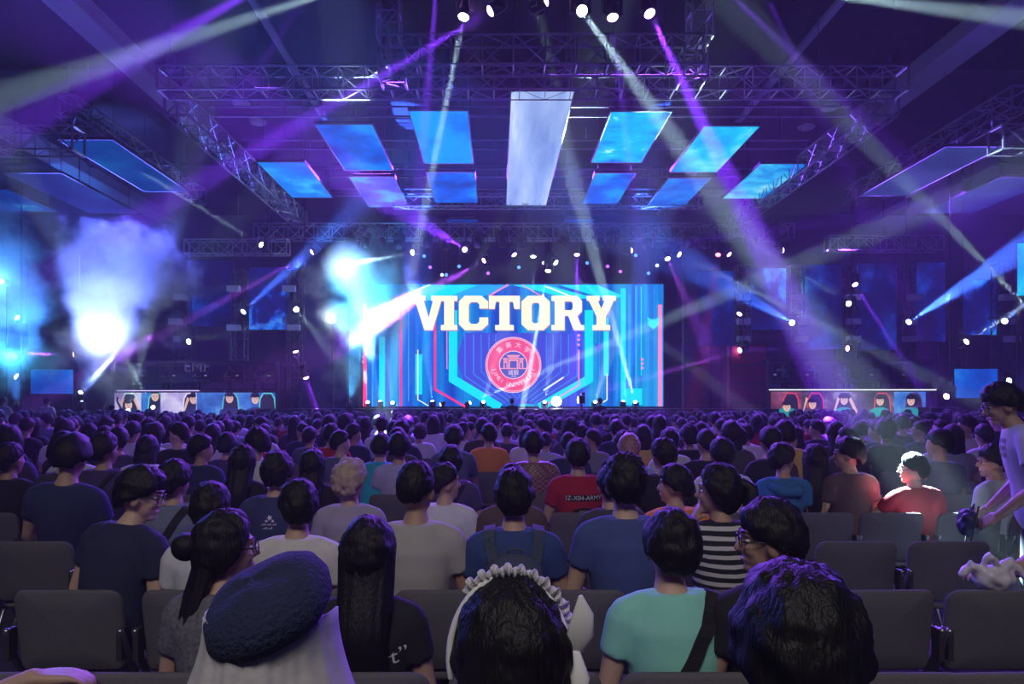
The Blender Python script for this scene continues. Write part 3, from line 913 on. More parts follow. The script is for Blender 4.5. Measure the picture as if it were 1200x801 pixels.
# ------------------------------------------------------------------ players' booths
def booth(x0, x1, yt, yled, yb, Y, label, dark):
    a, c = P(x0, yb, Y), P(x1, yt, Y)
    w = c.x - a.x
    zl, zt, zb = P(0, yled, Y).z, c.z, a.z
    root = empty('players_booth', ((a.x + c.x) / 2, Y, 0), label, 'booth')
    q = MB(); q.box((0, 1.3, zl / 2 - .02), (w, 2.6, zl - .04)); q.build('platform', M_BLACK, root)
    q = MB(); q.box((0, 2.55, (zl + zt) / 2), (w, .1, zt - zl)); q.build('back_wall', principled('booth_back', (.10, .08, .17), .7), root)
    q = MB(); q.box((0, 1.3, zt), (w + .1, 2.7, .1)); q.build('roof', M_BLACK, root)
    for s_ in (-1, 1):
        q = MB(); q.box((s_ * w / 2, 0, zt / 2), (.12, .14, zt)); q.build('corner_post', M_DARKSTEEL, root)
        q = MB(); q.box((s_ * w / 2, 2.5, zt / 2), (.12, .14, zt)); q.build('corner_post', M_DARKSTEEL, root)
    gm = bpy.data.materials.new('booth_glass'); gm.use_nodes = True
    nt = gm.node_tree; nt.nodes.clear()
    o = nt.nodes.new('ShaderNodeOutputMaterial'); mx = nt.nodes.new('ShaderNodeMixShader'); t = nt.nodes.new('ShaderNodeBsdfTransparent'); g = nt.nodes.new('ShaderNodeBsdfGlossy')
    t.inputs[0].default_value = (.75, .75, .85, 1); g.inputs['Roughness'].default_value = .03; mx.inputs[0].default_value = .12
    nt.links.new(t.outputs[0], mx.inputs[1]); nt.links.new(g.outputs[0], mx.inputs[2]); nt.links.new(mx.outputs[0], o.inputs[0])
    for k in range(3):
        q = MB(); q.box((-w / 3 + k * w / 3, 0, (zl + zt) / 2 + .1), (w / 3 - .02, .03, zt - zl - .25)); q.build('glass_pane', gm, root)
    q = MB(); q.box((0, -.06, zl + .02), (w, .1, .07)); q.build('ledge', M_BLACK, root)
    q = MB(); q.box((0 if dark else -w * .22, -.115, zl - .02), (w * (1 if dark else .5), .03, .035)); q.build('light_strip', emit('strip_white' if dark else 'strip_violet', (.75, .8, 1.0) if dark else (.55, .45, 1.0), 2.0 if dark else 1.6), root)
    q = MB(); q.box((0, 1.0, zl + .38), (w * .9, .6, .05)); q.build('desk', M_DARKSTEEL, root)
    return root, w, zl, zb, (a.x + c.x) / 2


M_MON = principled('monitor_shell', (.02, .02, .025), .4)


def monitor(x, y, z, label):
    root = empty('monitor', (x, y, z), label, 'monitor', 'monitors on the booth desks')
    q = MB(); q.box((0, 0, .24), (.55, .05, .32)); q.build('screen_shell', M_MON, root)
    q = MB(); q.box((0, -.04, .015), (.2, .16, .03)); q.build('foot', M_MON, root)
    q = MB(); q.box((0, .03, .08), (.05, .03, .16)); q.build('neck', M_MON, root)
    q = MB(); q.box((0, .028, .24), (.51, .006, .28)); q.build('display', emit('monitor_glow', (.5, .65, 1.0), .9), root)
    q = MB(); q.box((0, -.027, .24), (.12, .005, .05)); q.build('badge', emit('monitor_badge', (.7, .8, 1), .5), root)


bw, bw_w, bw_zl, bw_zb, bw_x = booth(133, 325, 424, 457, 488, 28.2, "western players' booth with a glass front above portrait screens", False)
be, be_w, be_zl, be_zb, be_x = booth(900, 1095, 422, 456, 488, 28.2, "eastern players' booth with a white light strip above portrait screens", True)
text = text_mesh('EMF', .62); text.transform(T(P(231, 430, 28.2).x - bw_x, -.03, P(0, 430, 28.2).z) @ Rx(PI / 2)); put('booth_lettering', text, emit('dim_lettering', (.30, .25, .6), .2), bw)
for k in range(5):
    monitor(bw_x - bw_w * .4 + k * bw_w * .2, 29.2, bw_zl + .405, 'black monitor on the desk of the western booth')
    monitor(be_x - be_w * .4 + k * be_w * .2, 29.2, be_zl + .405, 'black monitor on the desk of the eastern booth')

SKINS = ((.75, .52, .40), (.62, .42, .32), (.85, .66, .55))


def portrait(root, cx, x0, x1, pxs, sy, bg, shirt, chair, zl, zb, arms=0, bald=False, hx=0.):
    """One LED tile under the booth: flat picture shapes of a player in a gaming chair, on the tile's face."""
    S_ = 28.2 / F
    tile = MB()
    xa, xb = (x0 - CX) * S_ - cx, (x1 - CX) * S_ - cx
    tile.box(((xa + xb) / 2, -.03, (zl + zb) / 2 - .05), (xb - xa - .02, .06, zl - zb - .1))
    t = tile.build('portrait_screen', bg, root)
    ym = lambda y: (CY - y) * S_ + ZC

    def fn(layer):
        return lambda x, y, d: ((x - CX) * S_ - cx, -.062 - layer * .006 - d, ym(y))
    x = pxs

    def shape(name, polys, layer, m):
        q = MB()
        for p in polys:
            p = [(min(max(u, x0 + .3), x1 - .3), min(max(v, 459.5), 487.5)) for u, v in p]
            q.prism(p, fn(layer), .004)
        q.build(name, m, t)

    def ell(cx_, cy_, rx, ry, n=14):
        return [(cx_ + rx * math.cos(2 * PI * i / n), cy_ + ry * math.sin(2 * PI * i / n)) for i in range(n)]
    skin = emit('picture_skin', (.78, .50, .42), 1.0)
    hair = emit('picture_hair', (.012, .01, .03), 1.0)
    sh = emit('picture_shirt', shirt, 1.0)
    ch = emit('picture_chair', chair, 1.0)
    chd = emit('picture_chair_dark', (.02, .02, .05), 1.0)
    c = x + hx
    shape('picture_chair', [[(c - 10, 486), (c - 8, 466), (c - 4, 460), (c + 6, 460), (c + 10, 466), (c + 12, 486)]], 0, ch)
    shape('picture_chair_back', [[(c - 8.5, 486), (c - 6.6, 467), (c - 3.4, 461.5), (c + 5.4, 461.5), (c + 8.6, 467), (c + 10.5, 486)]], 1, chd)
    shape('picture_shirt', [[(x - 13, 488), (x - 11, 480), (x - 4, 477), (x + 4, 477), (x + 11, 480), (x + 13, 488)]], 2, sh)
    if arms:
        shape('picture_arm', [[(x - 13, 484), (x - 10, 481), (x - 5, 467), (x - 7.5, 465)], [(x + 16, 482), (x + 13, 485), (x + 5.5, 468), (x + 8, 465)]][:arms], 3, skin)
    shape('picture_face', [ell(x, sy + 4.5, 4.3, 5.6)], 4, skin)
    if bald:
        shape('picture_hair', [[(x - 4.6, sy + 3), (x - 4, sy - .5), (x, sy - 2), (x + 4, sy - .5), (x + 4.6, sy + 3), (x + 3.4, sy + .8), (x - 3.4, sy + .8)]], 5, hair)
    else:
        shape('picture_hair', [[(x - 5.4, sy + 4.5), (x - 5.6, sy), (x - 3, sy - 3), (x + 2, sy - 3.3), (x + 5, sy - 1), (x + 5.6, sy + 4.5), (x + 4, sy + 2.2), (x - 1, sy + 2.8), (x - 4, sy + 2)]], 5, hair)
    shape('picture_features', [ell(x - 1.8, sy + 4.0, 1.1, .5, 8), ell(x + 1.9, sy + 4.0, 1.1, .5, 8), ell(x, sy + 7.4, .9, .25, 8), ell(x - .2, sy + 5.8, .5, .5, 8)], 6, emit('picture_shade', (.22, .10, .08), 1.0))


pb = led('portrait_ground', [(.35, (.02, .10, .5)), (.5, (.05, .25, .8)), (.68, (.25, .6, 1.0))], .8, 1.2, 3, sample=False)
pw = led('portrait_ground', [(.35, (.4, .3, .75)), (.6, (.8, .75, 1.0))], .9, 1.2, 5, sample=False)
pd = led('portrait_ground', [(.38, (.03, .02, .06)), (.55, (.12, .08, .16)), (.7, (.45, .40, .55))], .9, .9, 7, sample=False)
pr = led('portrait_ground', [(.38, (.10, .02, .05)), (.55, (.35, .10, .18)), (.7, (.6, .45, .5))], .8, 1.2, 8, sample=False)
NV, GR = (.02, .03, .13), (.01, .30, .30)
for a in ((133, 166, 152, 470, pw, NV, (.6, .9, 1.0), 2, False, 0), (166, 189, 183, 460, pb, NV, (.1, .7, .8), 0, True, 0), (189, 231, 228, 463, pw, NV, (.75, .8, 1.0), 1, False, -4), (231, 289, 270, 462, pb, NV, (.1, .6, .7), 0, False, 0), (289, 324, 300, 463, pb, NV, (.1, .7, .7), 0, False, 13)):
    portrait(bw, bw_x, a[0], a[1], a[2], a[3], a[4], a[5], a[6], bw_zl, bw_zb, a[7], a[8], a[9])
for a in ((903, 939, 921, 472, pr, GR, (.75, .05, .10), 0, False, 4), (939, 969, 951, 469, pd, (.10, .05, .16), (.75, .05, .10), 1, False, 3), (969, 1010, 988, 464, pd, (.01, .36, .36), (.05, .05, .1), 2, False, 0), (1010, 1047, 1030, 465, pd, (.01, .38, .38), (.7, .05, .10), 0, False, 2), (1047, 1084, 1066, 465, pb, GR, (.10, .05, .12), 0, False, 3)):
    portrait(be, be_x, a[0], a[1], a[2], a[3], a[4], a[5], a[6], be_zl, be_zb, a[7], a[8], a[9])

# ------------------------------------------------------------------ crowd barriers, flight case
def barrier(x, y, Y, label):
    root = empty('crowd_barrier', (x, Y, 0), label, 'barrier', 'steel crowd barriers')
    q = MB(); q.limb([(-1.1, 0, .05), (-1.1, 0, 1.02), (-1.02, 0, 1.1), (1.02, 0, 1.1), (1.1, 0, 1.02), (1.1, 0, .05)], [.022] * 6, 8); q.limb([(-1.1, 0, .2), (1.1, 0, .2)], [.018] * 2, 6); q.build('frame', M_STEEL, root, True)
    for k in range(17):
        q = MB(); q.tube((-1 + k * .125, 0, .2), (-1 + k * .125, 0, 1.1), .009, 5); q.build('bar', M_STEEL, root)
    for s_ in (-1, 1):
        q = MB(); q.box((s_ * .9, 0, .03), (.06, .6, .06)); q.build('foot', M_STEEL, root)


for x in (-3.6, -1.3, 1.0, 3.3, 5.6, -5.9, -10.6, -12.9, 7.9, 10.2):
    barrier(x, 0, 23.6, 'steel crowd barrier between the last row and the stage')
a = P(1108, 478, 24)
root = empty('flight_case', (a.x, 24.4, 0), 'black flight case with pale edges beyond the crowd', 'case')
q = MB(); q.box((0, 0, .75), (1.0, .7, 1.4)); q.build('case_body', M_BLACK, root)
for sx in (-1, 1):
    q = MB(); q.box((sx * .5, -.345, .75), (.04, .03, 1.42)); q.build('edge_strip', M_STEEL, root)
q = MB(); q.box((0, -.345, 1.45), (1.0, .03, .04)); q.build('edge_strip', M_STEEL, root)


# ------------------------------------------------------------------ people
def cloth(col, name='cloth', rough=.9):
    return principled(name, col, rough, bump=.25, scale=9, var=.08)


def hairmat(name, col):
    m = principled(name, col, .55)
    nt = m.node_tree
    b = nt.nodes['Principled BSDF']
    b.inputs['Specular IOR Level'].default_value = .35
    tc = nt.nodes.new('ShaderNodeTexCoord'); mp = nt.nodes.new('ShaderNodeMapping'); nz = nt.nodes.new('ShaderNodeTexNoise'); bp = nt.nodes.new('ShaderNodeBump')
    mp.inputs['Scale'].default_value = (1, 1, .07)
    nz.inputs['Scale'].default_value = 190
    nz.inputs['Detail'].default_value = 2
    bp.inputs['Strength'].default_value = .45
    bp.inputs['Distance'].default_value = .01
    for a, c in ((tc.outputs['Object'], mp.inputs[0]), (mp.outputs[0], nz.inputs['Vector']), (nz.outputs['Fac'], bp.inputs['Height']), (bp.outputs[0], b.inputs['Normal'])):
        nt.links.new(a, c)
    return m


M_SKIN = [principled('skin', c, .55, var=.06, scale=12) for c in ((.48, .30, .21), (.42, .25, .17), (.55, .36, .26))]
M_HAIR = hairmat('hair_black', (.0055, .005, .006))
M_HAIRB = hairmat('hair_brown', (.014, .009, .007))
M_BLOND = principled('hair_blond', (.42, .32, .22), .55, bump=.35, scale=120, var=.35)
M_PANTS = [cloth((.02, .022, .035), 'trousers'), cloth((.05, .07, .13), 'trousers'), cloth((.10, .10, .11), 'trousers')]
M_EYE = principled('eye_white', (.75, .73, .7), .2)
M_IRIS = principled('iris', (.02, .012, .008), .15)
M_LIP = principled('lips', (.42, .17, .14), .5)
M_GLASSF = principled('glasses_frame', (.012, .012, .015), .25)

TORSO = [(.50, .150, .115, .03), (.58, .160, .12, .015), (.72, .140, .105, 0), (.86, .155, .112, -.01), (.965, .165, .105, -.015), (1.03, .125, .082, -.015), (1.075, .07, .062, -.005), (1.13, .052, .056, .012), (1.19, .05, .054, .02)]


def finger_chain(q, base, d, nrm, L, r, curl):
    p = Vector(base)
    pts, rs = [p.copy()], [r]
    for k, fr in enumerate((.45, .32, .23)):
        a = curl * (.6 + .5 * k)
        d = (d * math.cos(a) + nrm * math.sin(a)).normalized()
        nrm = (nrm - d * nrm.dot(d)).normalized()
        p = p + d * L * fr
        pts.append(p.copy())
        rs.append(r * (1 - .12 * (k + 1)))
    q.limb(pts, rs, 8)


def hand(q, wrist, d, nrm, side, curl=.45, s=1.0):
    """Palm, four fingers and a thumb; nrm points out of the palm, side = +1 puts the thumb on d x nrm."""
    d = Vector(d).normalized()
    nrm = Vector(nrm)
    nrm = (nrm - d * nrm.dot(d)).normalized()
    u = d.cross(nrm).normalized() * side
    w = Vector(wrist)
    for off in (-.027, -.009, .009, .027):
        q.limb([w + u * off * .55, w + d * .045 * s + u * off * .95 * s, w + d * .09 * s + u * off * s], [.016 * s, .016 * s, .0125 * s], 8)
    for off, L in ((.029, .070), (.0098, .080), (-.0098, .074), (-.029, .058)):
        finger_chain(q, w + d * .088 * s + u * off * s, (d + u * off * 2).normalized(), nrm, L * s, .0086 * s, curl)
    finger_chain(q, w + d * .022 * s + u * .028 * s, (d * .75 + u * .75 + nrm * .25).normalized(), (nrm * .6 - u * .6).normalized(), .066 * s, .0105 * s, .25)


def head_parts(q, M, face=True):
    def B(c, r, n=14, m=10):
        q.ball(M @ Vector(c), r, n, m, M.to_3x3())
    B((0, -.004, .125), (.074, .092, .102), 18, 14)
    B((0, .028, .066), (.056, .062, .062))
    B((0, .062, .022), (.028, .028, .022))
    for s in (-1, 1):
        B((s * .077, -.002, .098), (.011, .026, .034))
        B((s * .030, .064, .085), (.024, .024, .026))
    if face:
        q.limb([M @ Vector((0, .083, .130)), M @ Vector((0, .096, .105)), M @ Vector((0, .104, .088))], [.010, .013, .017], 8)
        for s in (-1, 1):
            q.limb([M @ Vector((s * .012, .088, .143)), M @ Vector((s * .045, .073, .142))], [.010, .009], 8)
        q.limb([M @ Vector((-.020, .082, .052)), M @ Vector((.020, .082, .052))], [.010, .010], 8)


def skeleton(pose):
    dz = .42 if pose.get('stand') else 0.
    pv = Vector((0, 0, .56 + dz))
    A = T(pv) @ Rz(pose.get('twist', 0)) @ Rx(-pose.get('lean', 0)) @ Ry(pose.get('sway', 0)) @ T(-pv) @ T(0, 0, dz)
    H = A @ T(0, .016, 1.115) @ Rx(pose.get('lean', 0) * .75) @ Rz(pose.get('yaw', 0)) @ Rx(pose.get('pitch', 0)) @ Ry(pose.get('roll', 0))
    return dz, A, H


def build_person(pose, vox, fingers=False, female=False):
    dz, A, H = skeleton(pose)
    k = .9 if female else 1.0
    at = lambda x, y, z: A @ Vector((x * k, y, z))
    q = MB()
    q.limb([at(0, y, z) for z, rx, ry, y in TORSO], [(rx * k * .93, ry * .93) for z, rx, ry, y in TORSO], 18)
    head_parts(q, H, True)
    sh = MB()
    up = [t for t in TORSO if t[0] < 1.05]
    sh.limb([at(0, y, z) for z, rx, ry, y in up], [(rx * k + .014, ry + .016) for z, rx, ry, y in up], 20)
    sl = pose.get('sleeve', .55)
    for s in (-1, 1):
        S0 = at(s * .168, -.012, 1.005)
        nk = at(s * .03, -.005, 1.062)
        E = pose.get('elbow%d' % s)
        Wp = pose.get('wrist%d' % s)
        E = Vector(E) if E else at(s * .235, .02, .745)
        Wp = Vector(Wp) if Wp else Vector((s * .13, .33, .64 + dz * 1.0))
        q.limb([at(s * .08, -.01, 1.03), S0], [.05, .05], 12)
        q.limb([S0, S0.lerp(E, .5), E], [.050, .045, .038], 12)
        q.limb([E, E.lerp(Wp, .35), Wp], [.039, .039, .026], 12)
        d = (Wp - E).normalized()
        hd = pose.get('hand%d' % s)
        hd = Vector(hd) if hd else (d * .7 + Vector((-s * .25, .5, -.25))).normalized()
        nrm = Vector(pose.get('palm%d' % s, (0, 0, -1)))
        if fingers:
            hand(q, Wp, hd, nrm, s if nrm.z < .5 else -s, pose.get('curl', .4))
        else:
            q.limb([Wp, Wp + hd * .06, Wp + hd * .15 + nrm * .03], [(.03, .02), (.042, .022), (.03, .016)], 8)
        # sleeve
        sh.limb([nk, at(s * .10, -.012, 1.045), S0], [.038, .050, .064], 12)
        c = S0.lerp(E, min(sl, 1))
        sh.limb([S0, S0.lerp(c, .5), c], [.066, .064, .062], 14, cap=False)
        if sl > 1:
            e2 = E.lerp(Wp, min(1, (sl - 1)))
            sh.limb([E, e2], [.054, .042], 12)
    p = MB()
    for s in (-1, 1):
        if dz:
            hip, kn, an = at(s * .085, .01, .54), Vector((s * .10, .03, .50)), Vector((s * .11, 0, .09))
        else:
            hip, kn, an = Vector((s * .085, .03, .53)), Vector((s * .13, .44, .53)), Vector((s * .13, .42, .09))
        if pose.get('knees'):
            kn.x += s * pose['knees']; an.x += s * pose['knees'] * .7
        toe = an + Vector((s * .02, .17, -.05))
        q.limb([hip, kn], [.075, .052], 12)
        q.limb([kn, kn.lerp(an, .35), an], [.052, .053, .034], 12)
        q.limb([an + Vector((0, -.04, -.05)), an + Vector((0, .04, -.04)), toe], [.036, .04, .03], 10)
        p.limb([hip, kn], [.092, .07], 14)
        p.limb([kn, an + Vector((0, 0, .03))], [.070, .055], 12)
    p.limb([at(0, .02, .50), at(0, .015, .6)], [(.165 * k, .125), (.16 * k, .12)], 16)
    r = dict(H=H, A=A, dz=dz)
    r['body'] = remesh(q, vox, 2, 'person_body')
    r['shirt'] = remesh(sh, max(vox, .013), 5, 'shirt')
    r['pants'] = remesh(p, max(vox, .02), 3, 'trousers')
    return r


def sstep(a, b, x):
    t = min(1, max(0, (x - a) / (b - a)))
    return t * t * (3 - 2 * t)


def hair_mesh(style, seed=0, n=40, m=28):
    """Hair in the head's own frame: a shell over the skull that sinks under the skin outside the hairline."""
    q = MB()
    c = Vector((0, -.006, .122))
    R0 = Vector((.080, .099, .110))
    Tt = {'short': .014, 'buzz': .004, 'mop': .021, 'curly': .032, 'long': .017, 'spiky': .018, 'part': .020}[style]
    V = []
    sv = Vector((seed * 3.7, seed * 1.9, seed * .7))
    for j in range(m + 1):
        th = PI * j / m
        for i in range(n):
            ph = 2 * PI * i / n
            d = Vector((math.sin(th) * math.cos(ph), math.sin(th) * math.sin(ph), math.cos(th)))
            az = math.atan2(abs(d.x), d.y)                         # 0 front, pi back
            if az < 1.0:
                zl = .48 + (-.32) * sstep(.45, 1.0, az)
            elif az < 1.9:
                zl = .16 - .34 * sstep(1.0, 1.9, az)
            else:
                zl = -.18 - (.52 if style != 'buzz' else .42) * sstep(1.9, 2.5, az)
            if style in ('mop', 'part'):
                zl -= .16 * (1 - sstep(1.6, 2.4, az))
            if style == 'long':
                zl -= .5 * sstep(.8, 1.5, az)
            nz = noise.noise(d * 3.2 + sv)
            n2 = noise.noise(Vector((d.x * 11, d.y * 11, d.z * 5)) + sv)
            h = d.z - zl + .05 * n2
            fr = 1 - sstep(1.0, 1.7, az)                           # thin out towards the forehead
            on = sstep(-.06, .10 + .34 * fr, h)
            t = Tt * (1 + .5 * nz) + .0035 * n2
            if style == 'curly':
                t += .013 * noise.noise(d * 9 + sv)
            if style == 'spiky':
                t += .012 * max(0, noise.noise(d * 12 + sv)) * sstep(0, .5, d.z)
            # flatten the back of the head a little, fuller crown
            t += .006 * sstep(.3, 1, d.z)
            low = sstep(-.06, .06, h)
            t = .004 * low + t * on - .022 * (1 - low)
            t += .0045 * noise.noise(Vector((math.cos(ph) * 7 * (.3 + math.sin(th)), math.sin(ph) * 7 * (.3 + math.sin(th)), th * 1.3)) + sv) * low
            V.append(c + Vector((d.x * (R0.x + t), d.y * (R0.y + t), d.z * (R0.z + t))))
    Fs = []
    for j in range(m):
        for i in range(n):
            a, b_ = j * n + i, j * n + (i + 1) % n
            Fs.append((a, a + n, b_ + n, b_))
    q.add(V, Fs)
    return q


def drape(q, ztop, zbot, w0, w1, y0, y1, seed=0, n=36, m=22, dep=.045, side=0.):
    """A fall of long hair behind the neck: a flattened tube with strand ridges."""
    V = []
    for j in range(m + 1):
        f = j / m
        z = ztop + (zbot - ztop) * f
        w = w0 + (w1 - w0) * sstep(0, .5, f)
        if f > .8:
            w *= 1 - .45 * sstep(.8, 1, f)
        y = y0 + (y1 - y0) * sstep(0, .6, f)
        dd = dep * (1 - .35 * f) * (1 if j not in (0,) else .5)
        for i in range(n):
            a = 2 * PI * i / n
            rg = 1 + .10 * noise.noise(Vector((math.cos(a) * 5, math.sin(a) * 5, f * 1.6 + seed))) + .05 * noise.noise(Vector((math.cos(a) * 14, math.sin(a) * 14, f * 1.2 + seed)))
            V.append((math.cos(a) * w * rg + side * f, y + math.sin(a) * dd * rg, z + .02 * noise.noise(Vector((i * 1.7, seed, 0))) * f))
    Fs = []
    for j in range(m):
        for i in range(n):
            a, b_ = j * n + i, j * n + (i + 1) % n
            Fs.append((a, a + n, b_ + n, b_))
    Fs.append(tuple(range(n))[::-1])
    Fs.append(tuple(range(m * n, (m + 1) * n)))
    q.add(V, Fs)


_hair = {}


def hair(style, seed, hi=False):
    k = (style, seed, hi)
    if k not in _hair:
        base = style if style in ('short', 'buzz', 'mop', 'curly', 'spiky', 'part') else 'long'
        q = hair_mesh(base, seed, 72 if hi else 30, 48 if hi else 20)
        nn, mm = (60, 30) if hi else (22, 10)
        if style == 'long':
            drape(q, .135, -.36, .099, .094, -.030, -.125, seed, nn, mm, dep=.075)
        elif style == 'bob':
            drape(q, .135, -.06, .099, .102, -.030, -.05, seed, nn, mm, dep=.075)
        elif style == 'ponytail':
            q.limb([(0, -.11, .16), (0, -.15, .14), (0, -.155, .04), (0, -.14, -.10), (0, -.13, -.2)], [.03, .035, .042, .034, .012], 14)
        elif style == 'bun':
            q.ball((0, -.125, .17), (.05, .04, .045), 14, 10)
        elif style == 'bunlong':
            drape(q, .14, -.42, .07, .085, -.06, -.13, seed, nn, mm, side=-.04)
            q.ball((-.03, -.13, .13), (.058, .05, .05), 20, 14)
        _hair[k] = q.mesh('hair', True)
    return _hair[k]


def place_head(r, o, parent, M=None):
    o.matrix_local = r['H'] @ (M or Matrix.Identity(4))


def face_details(root, r, glasses=False):
    H = r['H']
    for s in (-1, 1):
        q = MB(); q.ball((s * .031, .073, .118), (.013, .011, .0085), 12, 8)
        e = q.build('eye', M_EYE, root, True); e.matrix_local = H
        q = MB(); q.ball((s * .031, .0825, .118), (.0055, .003, .0058), 10, 6)
        i = q.build('iris', M_IRIS, e, True)
        q = MB(); q.limb([(s * .014, .093, .147), (s * .032, .088, .152), (s * .050, .074, .146)], [.003, .004, .002], 6)
        w = q.build('eyebrow', M_HAIR, root, True); w.matrix_local = H
    q = MB(); q.limb([(-.022, .083, .051), (0, .0915, .053), (.022, .083, .051)], [.0035, .0065, .0035], 8)
    l = q.build('lips', M_LIP, root, True); l.matrix_local = H
    if glasses:
        q = MB()
        for s in (-1, 1):
            n = 16
            pts = [(s * .033 + .026 * math.cos(2 * PI * k / n), .099, .117 + .019 * math.sin(2 * PI * k / n)) for k in range(n + 1)]
            q.limb(pts, [.0022] * len(pts), 6, cap=False)
            q.limb([(s * .059, .098, .122), (s * .077, .07, .122), (s * .081, .0, .118), (s * .079, -.02, .106)], [.0022] * 4, 6)
        q.limb([(-.008, .1, .12), (0, .103, .123), (.008, .1, .12)], [.002] * 3, 6)
        g = q.build('glasses', M_GLASSF, root, True); g.matrix_local = H
    return root


def make(r, X, Y, label, shirt, hairo, hmat=None, skin=0, pants=0, rz=0., s=1.0, group=None, z=0., hM=None):
    root = put('person', r['body'], M_SKIN[skin], None, label, 'person', group)
    root.location = (X, Y, z)
    root.rotation_euler = (0, 0, rz)
    root.scale = (s, s, s)
    put('shirt', r['shirt'], shirt, root)
    put('trousers', r['pants'], M_PANTS[pants], root)
    if hairo is not None:
        h = put('hair', hairo, hmat or M_HAIR, root)
        h.matrix_local = r['H'] @ (hM or Matrix.Identity(4))
    return root


# ------------------------------------------------------------------ chairs
M_FABRIC = principled('chair_fabric', (.115, .108, .118), .95, bump=.35, scale=220, var=.12)
M_CHROME = principled('chair_frame', (.32, .32, .34), .35, .9)
M_PLAST = principled('chair_bracket', (.03, .03, .035), .5)


def chair_meshes():
    d = {}
    # backrest: rounded, gently wrapped shell
    q = MB()
    w, z0, z1, th = .225, .47, .825, .035
    out = []
    n = 10
    corner = .055
    for cx_, cz, a0 in ((w - corner, z1 - corner, 0), (-w + corner, z1 - corner, PI / 2), (-w + .03, z0 + .03, PI), (w - .03, z0 + .03, 3 * PI / 2)):
        rr = corner if cz > .6 else .03
        for k in range(6):
            a = a0 + k / 5 * PI / 2
            out.append((cx_ + rr * math.cos(a), cz + rr * math.sin(a)))
    N = len(out)

    def sf(x, z, off):
        return Vector((x, .075 * (x / w) ** 2 * .5 - (z - .47) * .16 + off, z))
    rings = []
    cx_, cz = 0, (z0 + z1) / 2
    for sc_, off in ((.0, th * .5), (.5, th * .5), (.93, th * .5), (.985, th * .32), (1, 0), (.985, -th * .32), (.93, -th * .5), (.5, -th * .5), (0, -th * .5)):
        rings.append([sf(cx_ + (x - cx_) * sc_, cz + (z - cz) * sc_, off) for x, z in out])
    V = [p for rg in rings for p in rg]
    Fs = []
    for j in range(len(rings) - 1):
        for i in range(N):
            a, b_ = j * N + i, j * N + (i + 1) % N
            Fs.append((a, b_, b_ + N, a + N))
    q.add(V, Fs)
    me = q.mesh('chair_back', True)
    bm = bmesh.new(); bm.from_mesh(me); bmesh.ops.remove_doubles(bm, verts=bm.verts, dist=1e-4); bmesh.ops.recalc_face_normals(bm, faces=bm.faces); bm.to_mesh(me); bm.free()
    d['backrest'] = me
    q = MB()
    q.limb([(0, .03, .445), (0, .12, .45), (0, .36, .455), (0, .45, .435)], [(.20, .02), (.222, .028), (.225, .028), (.20, .02)], 20)
    d['seat'] = q.mesh('chair_seat', True)
    for s in (-1, 1):
        q = MB(); q.limb([(s * .235, -.05, .66), (s * .242, -.01, .56), (s * .242, .06, .44), (s * .242, .10, .42)], [.014, .016, .016, .014], 8)
        d['arm%d' % s] = q.mesh('chair_side_frame', True)
        q = MB(); q.box((s * .232, -.03, .60), (.022, .05, .13)); d['br%d' % s] = q.mesh('chair_side_bracket')
        q = MB(); q.limb([(s * .242, .10, .42), (s * .245, -.10, .01)], [.012, .012], 8); d['leg%da' % s] = q.mesh('chair_leg', True)
        q = MB(); q.limb([(s * .242, .14, .42), (s * .245, .42, .01)], [.012, .012], 8); d['leg%db' % s] = q.mesh('chair_leg', True)
    return d


CH = chair_meshes()


def chair(X, Y, label, group, rz=0.):
    """Y is the plane of the backrest; the chair faces the stage."""
    root = empty('conference_chair', (X, Y, 0), label, 'chair', group, rz=rz)
    put('backrest', CH['backrest'], M_FABRIC, root)
    put('seat', CH['seat'], M_FABRIC, root)
    for s in (-1, 1):
        put('side_frame', CH['arm%d' % s], M_CHROME, root)
        put('bracket', CH['br%d' % s], M_PLAST, root)
        put('leg', CH['leg%da' % s], M_CHROME, root)
        put('leg', CH['leg%db' % s], M_CHROME, root)
    return root


ROWS = [1.02, 2.0, 2.87, 3.87, 4.87] + [5.83 + .95 * k for k in range(17)]
SEATED = .205                                   # pelvis ahead of the backrest

# poses of the people in the front rows and of the crowd
POSE = {
    'up': {}, 'up_l': {'yaw': .28}, 'up_r': {'yaw': -.3}, 'left': {'yaw': 1.05, 'twist': .15}, 'right': {'yaw': -1.0, 'twist': -.15},
    'fwd': {'lean': .35, 'pitch': -.1, 'elbow1': (.22, .38, .66), 'elbow-1': (-.22, .38, .66), 'wrist1': (.05, .52, .72), 'wrist-1': (-.05, .52, .70)},
    'slouch': {'lean': -.12, 'pitch': -.25, 'sway': .06}, 'tilt': {'sway': -.08, 'roll': .12, 'yaw': .12},
}
PR = {}


def pr(name, vox=.012, fingers=False, female=False):
    k = (name, vox, fingers, female)
    if k not in PR:
        PR[k] = build_person(POSE[name], vox, fingers, female)
    return PR[k]


SHADE = {'white': (.62, .62, .66), 'black': (.012, .012, .016), 'grey': (.22, .22, .24), 'navy': (.02, .03, .09), 'blue': (.06, .12, .32), 'pale blue': (.30, .38, .50), 'red': (.42, .02, .03), 'teal': (.22, .62, .50),
         'purple': (.06, .04, .12), 'lavender': (.42, .38, .62), 'orange': (.75, .25, .04), 'cyan': (.02, .38, .50), 'brown': (.10, .06, .06), 'light grey': (.45, .45, .46), 'charcoal': (.05, .05, .06), 'yellow': (.55, .38, .08), 'slate': (.09, .11, .17)}


def shade(n):
    return cloth(SHADE[n])


chairs_at = []
occupied = []                                   # (row index, X) already taken


